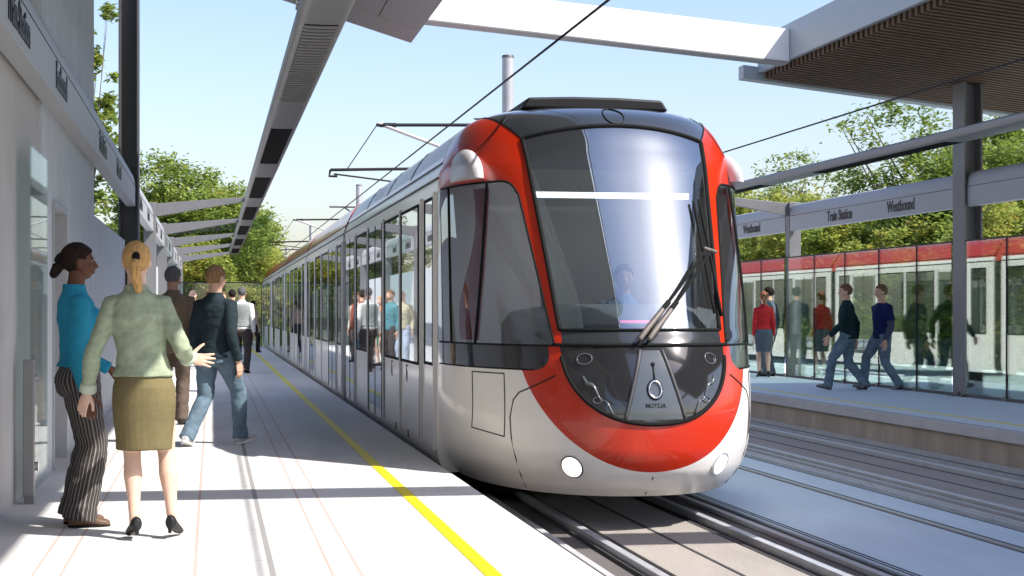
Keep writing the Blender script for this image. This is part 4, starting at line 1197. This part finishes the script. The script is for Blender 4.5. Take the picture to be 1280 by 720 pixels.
person('man in a teal jacket, mirrored in the tram windows between orange top and beige shirt', -.04, 36.1, (.7, -.6), 1.78, False, light, BROWN, 'short', ('teal_jacket', (.07, .20, .24)), leg_c=DARKTR, vox=.014, group='people on the left platform')
person('man in a cream jacket, farthest of the people mirrored in the tram windows', .25, 41.2, (.6, -.7), 1.78, False, light, BROWN, 'short', ('cream_jacket', (.50, .46, .38)), leg_c=DARKTR, vox=.014, group='people on the left platform')
# right platform
person('woman in a red top and grey skirt standing at the right glass screen', 10.66, 30.0, (.25, 1), 1.67, True, pale, ('auburn_hair', (.22, .10, .05)), 'ponytail', ('red_knit', (.42, .02, .025), .12, 8), hem=.56, legs='skirt', leg_c=('grey_skirt', (.075, .09, .12)),
       shoe_c=('black_shoe', (.015, .015, .016)), heels=True, footR=dict(pos=(.055, 0, .058), pitch=-10), footL=dict(pos=(-.055, 0, .058), pitch=-10), pelvis=(0, 0, .535), vox=.010, group='people on the right platform')
person('dark haired man in a slate grey jacket and grey trousers facing the woman in red', 10.97, 30.55, (-.62, .78), 1.78, False, light, BLACK, 'short', ('slate_jacket', (.075, .10, .12)), hem=.47, leg_c=('grey_trousers', (.10, .12, .15)), vox=.010, head_turn=12, group='people on the right platform')
person('man in a dark green sweater and blue jeans walking left, head in profile', 10.36, 25.05, (-.88, .42), 1.79, False, light, BROWN, 'short', ('bottle_green_knit', (.010, .030, .032), .14, 8), leg_c=JEANS, shoe_c=('grey_sneaker', (.16, .17, .19)),
       footR=dict(pos=(.05, -.155, .058), yaw=-8, pitch=-20), footL=dict(pos=(-.05, .175, .05), yaw=6, pitch=12), pelvis=(0, 0, .497), lean=(0, .012),
       armR=dict(hand=(.03, -.08, -.295)), armL=dict(hand=(-.06, .15, -.265), d=(-.05, .45, -1)), head_turn=14, vox=.009, group='people on the right platform')
person('man in a navy shirt over grey sleeves and blue jeans, walking left', 10.94, 25.0, (-.97, -.12), 1.78, False, light, BROWN, 'short', ('navy_tee', (.008, .014, .075), .12, 8), leg_c=JEANS, shoe_c=('grey_sneaker', (.16, .17, .19)),
       footR=dict(pos=(.05, .16, .05), yaw=-8, pitch=12), footL=dict(pos=(-.05, -.15, .058), yaw=8, pitch=-20), pelvis=(0, 0, .500), sleeve='half', vox=.009, collar=False,
       armR=dict(hand=(.05, -.05, -.30)), armL=dict(hand=(-.03, .04, -.305)), group='people on the right platform')
# driver
person('tram driver with dark hair in a light blue shirt behind the windscreen', 3.40, 13.05, (-.1, -1), 1.66, False, light, ('dark_brown_hair', (.020, .012, .009)), 'short', ('light_blue_shirt', (.22, .30, .42)), leg_c=DARKTR,
       armR=dict(hand=(.03, .20, -.15), pole=(.6, -.6, -.6), d=(0, 1, -.2), palm=(0, 0, -1), thumb=(-1, 0, 0)), armL=dict(hand=(-.03, .20, -.15), pole=(-.6, -.6, -.6), d=(0, 1, -.2), palm=(0, 0, -1), thumb=(1, 0, 0)), vox=.011, z0=.02)

# ------------------------------------------------------------------ trees
def leaf_crown(rx, rz, nclump, nleaf, size, seed, autumn):
    rng = np.random.default_rng(seed)
    V_, F_, Tn = [], [], []
    lobes = [(Vector((rng.uniform(-.5, .5)*rx, rng.uniform(-.5, .5)*rx, rng.uniform(-.45, .55)*rz)), rng.uniform(.42, .62)) for _ in range(9)]+[(Vector((0, 0, 0)), .66)]
    cs = []
    while len(cs) < nclump:
        lc, ls = lobes[rng.integers(len(lobes))]
        v = rng.normal(size=3); v /= np.linalg.norm(v); r = rng.uniform(.55, 1.0)**.6
        c = Vector((lc.x+v[0]*r*rx*ls, lc.y+v[1]*r*rx*ls, lc.z+v[2]*r*rz*ls))
        cs.append(c)
    patch = rng.uniform(0, 10, 3)
    for c in cs:
        cr = rng.uniform(.20, .46)*rx/2.6
        t0 = .33+.28*noise.noise(Vector(c)*.55+Vector(patch))+autumn+rng.normal()*.05
        P = rng.normal(size=(nleaf, 3))*cr*.62; P[:, 2] *= .75
        for p in P:
            q = Vector(c)+Vector(p)
            a = Vector(rng.normal(size=3)); a.normalize(); up_ = Vector((rng.normal()*.5, rng.normal()*.5, 1)); b_ = a.cross(up_)
            if b_.length < 1e-3: continue
            b_.normalize(); a = up_.normalized().cross(b_)
            s = size*rng.uniform(.6, 1.25)
            i = len(V_); V_ += [q-a*s, q-b_*s*.42+a*s*.1, q+a*s, q+b_*s*.42+a*s*.1]
            F_.append((i, i+1, i+2, i+3)); Tn.append(min(1, max(0, t0+rng.normal()*.09)))
    me = bpy.data.meshes.new('crown'); me.from_pydata([tuple(v) for v in V_], [], F_)
    at = me.attributes.new('leaf_tint', 'FLOAT', 'FACE'); at.data.foreach_set('value', Tn)
    me.materials.append(M['leaf']); me.update()
    return me, cs
def trunk_mesh(h, r, cz, cs, seed):
    rng = random.Random(seed); b = MB()
    top = Vector((rng.uniform(-.2, .2), rng.uniform(-.2, .2), cz+.4))
    b.tube([(0, 0, -.1), (.03, 0, .5), (.08, .04, cz*.5), tuple(top)], [r*1.35, r, r*.8, r*.35], 12)
    for k in range(16):
        c = cs[rng.randrange(len(cs))]; e = Vector((c.x, c.y, c.z+cz)); s = Vector((.05, .03, cz*rng.uniform(.45, .95)))
        mid = s.lerp(e, .5)+Vector((0, 0, -.25)); 
        b.tube([s, mid, e], [r*.38, r*.22, r*.07], 8)
        for q in range(3):
            c2 = cs[rng.randrange(len(cs))]; e2 = Vector((c2.x, c2.y, c2.z+cz))
            if (e2-e).length < 2.2: b.tube([mid.lerp(e, .5), mid.lerp(e2, .7), e2], [r*.12, r*.09, r*.04], 6)
    return b
def make_tree(loc, rx, rz, cz, nclump, nleaf, size, seed, autumn, lab, group):
    t = empty('tree', loc, lab, 'tree', group)
    me, cs = leaf_crown(rx, rz, nclump, nleaf, size, seed, autumn)
    tr_ = trunk_mesh(cz, .16*rx/2.6, cz, cs, seed).build('trunk', 'bark', t, smooth=True, local=True)
    me.name = 'crown'; o = bpy.data.objects.new('crown', me); link(o); o.parent = t; o.location = (0, 0, cz)
    return t
GRP = 'trees behind the platforms'
def world_at(px, Z):
    """ground position at picture column px and depth Z (metres along the view)"""
    Xl = .983*Z*(px-265)/2000; return (Xl, (Z-.184*Xl)/.983, -.45)
protos = []
protos.append(make_tree(world_at(243, 70), 3.7, 3.5, 5.3, 420, 95, .125, 3, .0, 'big round green tree above the middle of the left shelter', GRP))
protos.append(make_tree(world_at(280, 78), 3.3, 3.0, 4.6, 420, 95, .125, 5, .20, 'green and orange tree at the end of the left platform', GRP))
protos.append(make_tree(world_at(1165, 47), 2.6, 3.0, 4.9, 240, 54, .10, 9, .0, 'airy green tree above the right sign, next to the wide column', GRP))
protos.append(make_tree(world_at(1022, 50), 2.4, 2.2, 3.3, 300, 60, .105, 12, .22, 'yellow green tree just right of the slim post, below the sign', GRP))
def tree_copy(src, px, Z, sc, rz, lab):
    c = copy_tree(protos[src]); c.location = world_at(px, Z); c.rotation_euler = (0, 0, rz); c.scale = (sc, sc, sc); c['label'] = lab
    return c
make_tree(world_at(103, 34), .95, 3.3, 5.3, 130, 40, .10, 21, .05, 'leafy branches showing between the concrete tower and the dark column', GRP)
tree_copy(3, 150, 70, .85, 2.0, 'green tree behind the low concrete wall left of the dark column')
tree_copy(1, 190, 88, .92, 4.0, 'farther green tree above the shelter arms at left')
tree_copy(0, 205, 86, .95, 2.6, 'pale green tree just right of the dark column')
tree_copy(1, 316, 112, .88, .7, 'farthest orange tinged tree left of the line poles')
tree_copy(1, 240, 66, .62, 3.0, 'low orange tree behind the far left glass panes')
tree_copy(3, 310, 84, .75, 1.0, 'small yellow green tree at the far platform end')
tree_copy(3, 925, 64, 1.30, .4, 'light green tree showing right beside the tram')
tree_copy(2, 985, 66, 1.0, 2.4, 'thin tree between the tram and the slim post')
tree_copy(1, 1005, 60, .72, 5.1, 'yellow orange tree behind the slim post')
tree_copy(3, 960, 46, .80, 2.2, 'low green tree behind the woman in red')
tree_copy(1, 1055, 44, .66, 1.4, 'low orange green tree behind the man in dark green')
tree_copy(0, 1140, 60, .80, 3.3, 'broad green tree behind the word Westbound')
tree_copy(3, 1125, 40, .72, 4.4, 'low green tree behind the man in navy')
tree_copy(0, 1215, 42, .72, 1.9, 'bright green tree right of the wide column')
tree_copy(0, 1275, 46, .86, .2, 'green tree at the right edge under the canopy')
tree_copy(3, 1200, 34, .62, 3.7, 'low green tree behind the wide column')
tree_copy(1, 1265, 33, .55, 2.7, 'low yellow green tree at the right edge behind the glass')
# greenery that reads as one mass behind the right glass
def hedge(name, pts, h, d, n, seed, autumn, lab):
    rng = np.random.default_rng(seed); V_, F_, Tn = [], [], []
    for k in range(n):
        i = rng.integers(len(pts)-1); u = rng.random(); a = Vector(pts[i]); b_ = Vector(pts[i+1]); p = a.lerp(b_, u)
        hh = h*(.75+.35*noise.noise(Vector((p.x*.3, p.y*.3, seed))))
        q = Vector((p.x+rng.normal()*d*.4, p.y+rng.normal()*d*.4, -.45+hh*rng.random()**.7))
        aa = Vector(rng.normal(size=3)).normalized(); bb = aa.cross(Vector((rng.normal()*.5, rng.normal()*.5, 1))).normalized(); s = .16*rng.uniform(.6, 1.3)
        j = len(V_); V_ += [q-aa*s, q-bb*s*.5, q+aa*s, q+bb*s*.5]; F_.append((j, j+1, j+2, j+3))
        Tn.append(min(1, max(0, .28+autumn+.3*noise.noise(q*.4)+rng.normal()*.08)))
    me = bpy.data.meshes.new(name); me.from_pydata([tuple(v) for v in V_], [], F_)
    at = me.attributes.new('leaf_tint', 'FLOAT', 'FACE'); at.data.foreach_set('value', Tn); me.materials.append(M['leaf'])
    o = bpy.data.objects.new(name, me); link(o); return tag(o, lab, 'shrubs', None, 'stuff')
hedge('shrubbery', [(19, 14, 0), (20, 30, 0), (21, 50, 0), (22, 80, 0)], 2.1, 1.4, 20000, 4, .08, 'green shrubbery in a band behind the right glass screen')
hedge('shrubbery', [(-5, 68, 0), (5, 70, 0)], 3.2, 1.2, 9000, 6, .2, 'green and orange shrubbery beyond the far end of the left platform')
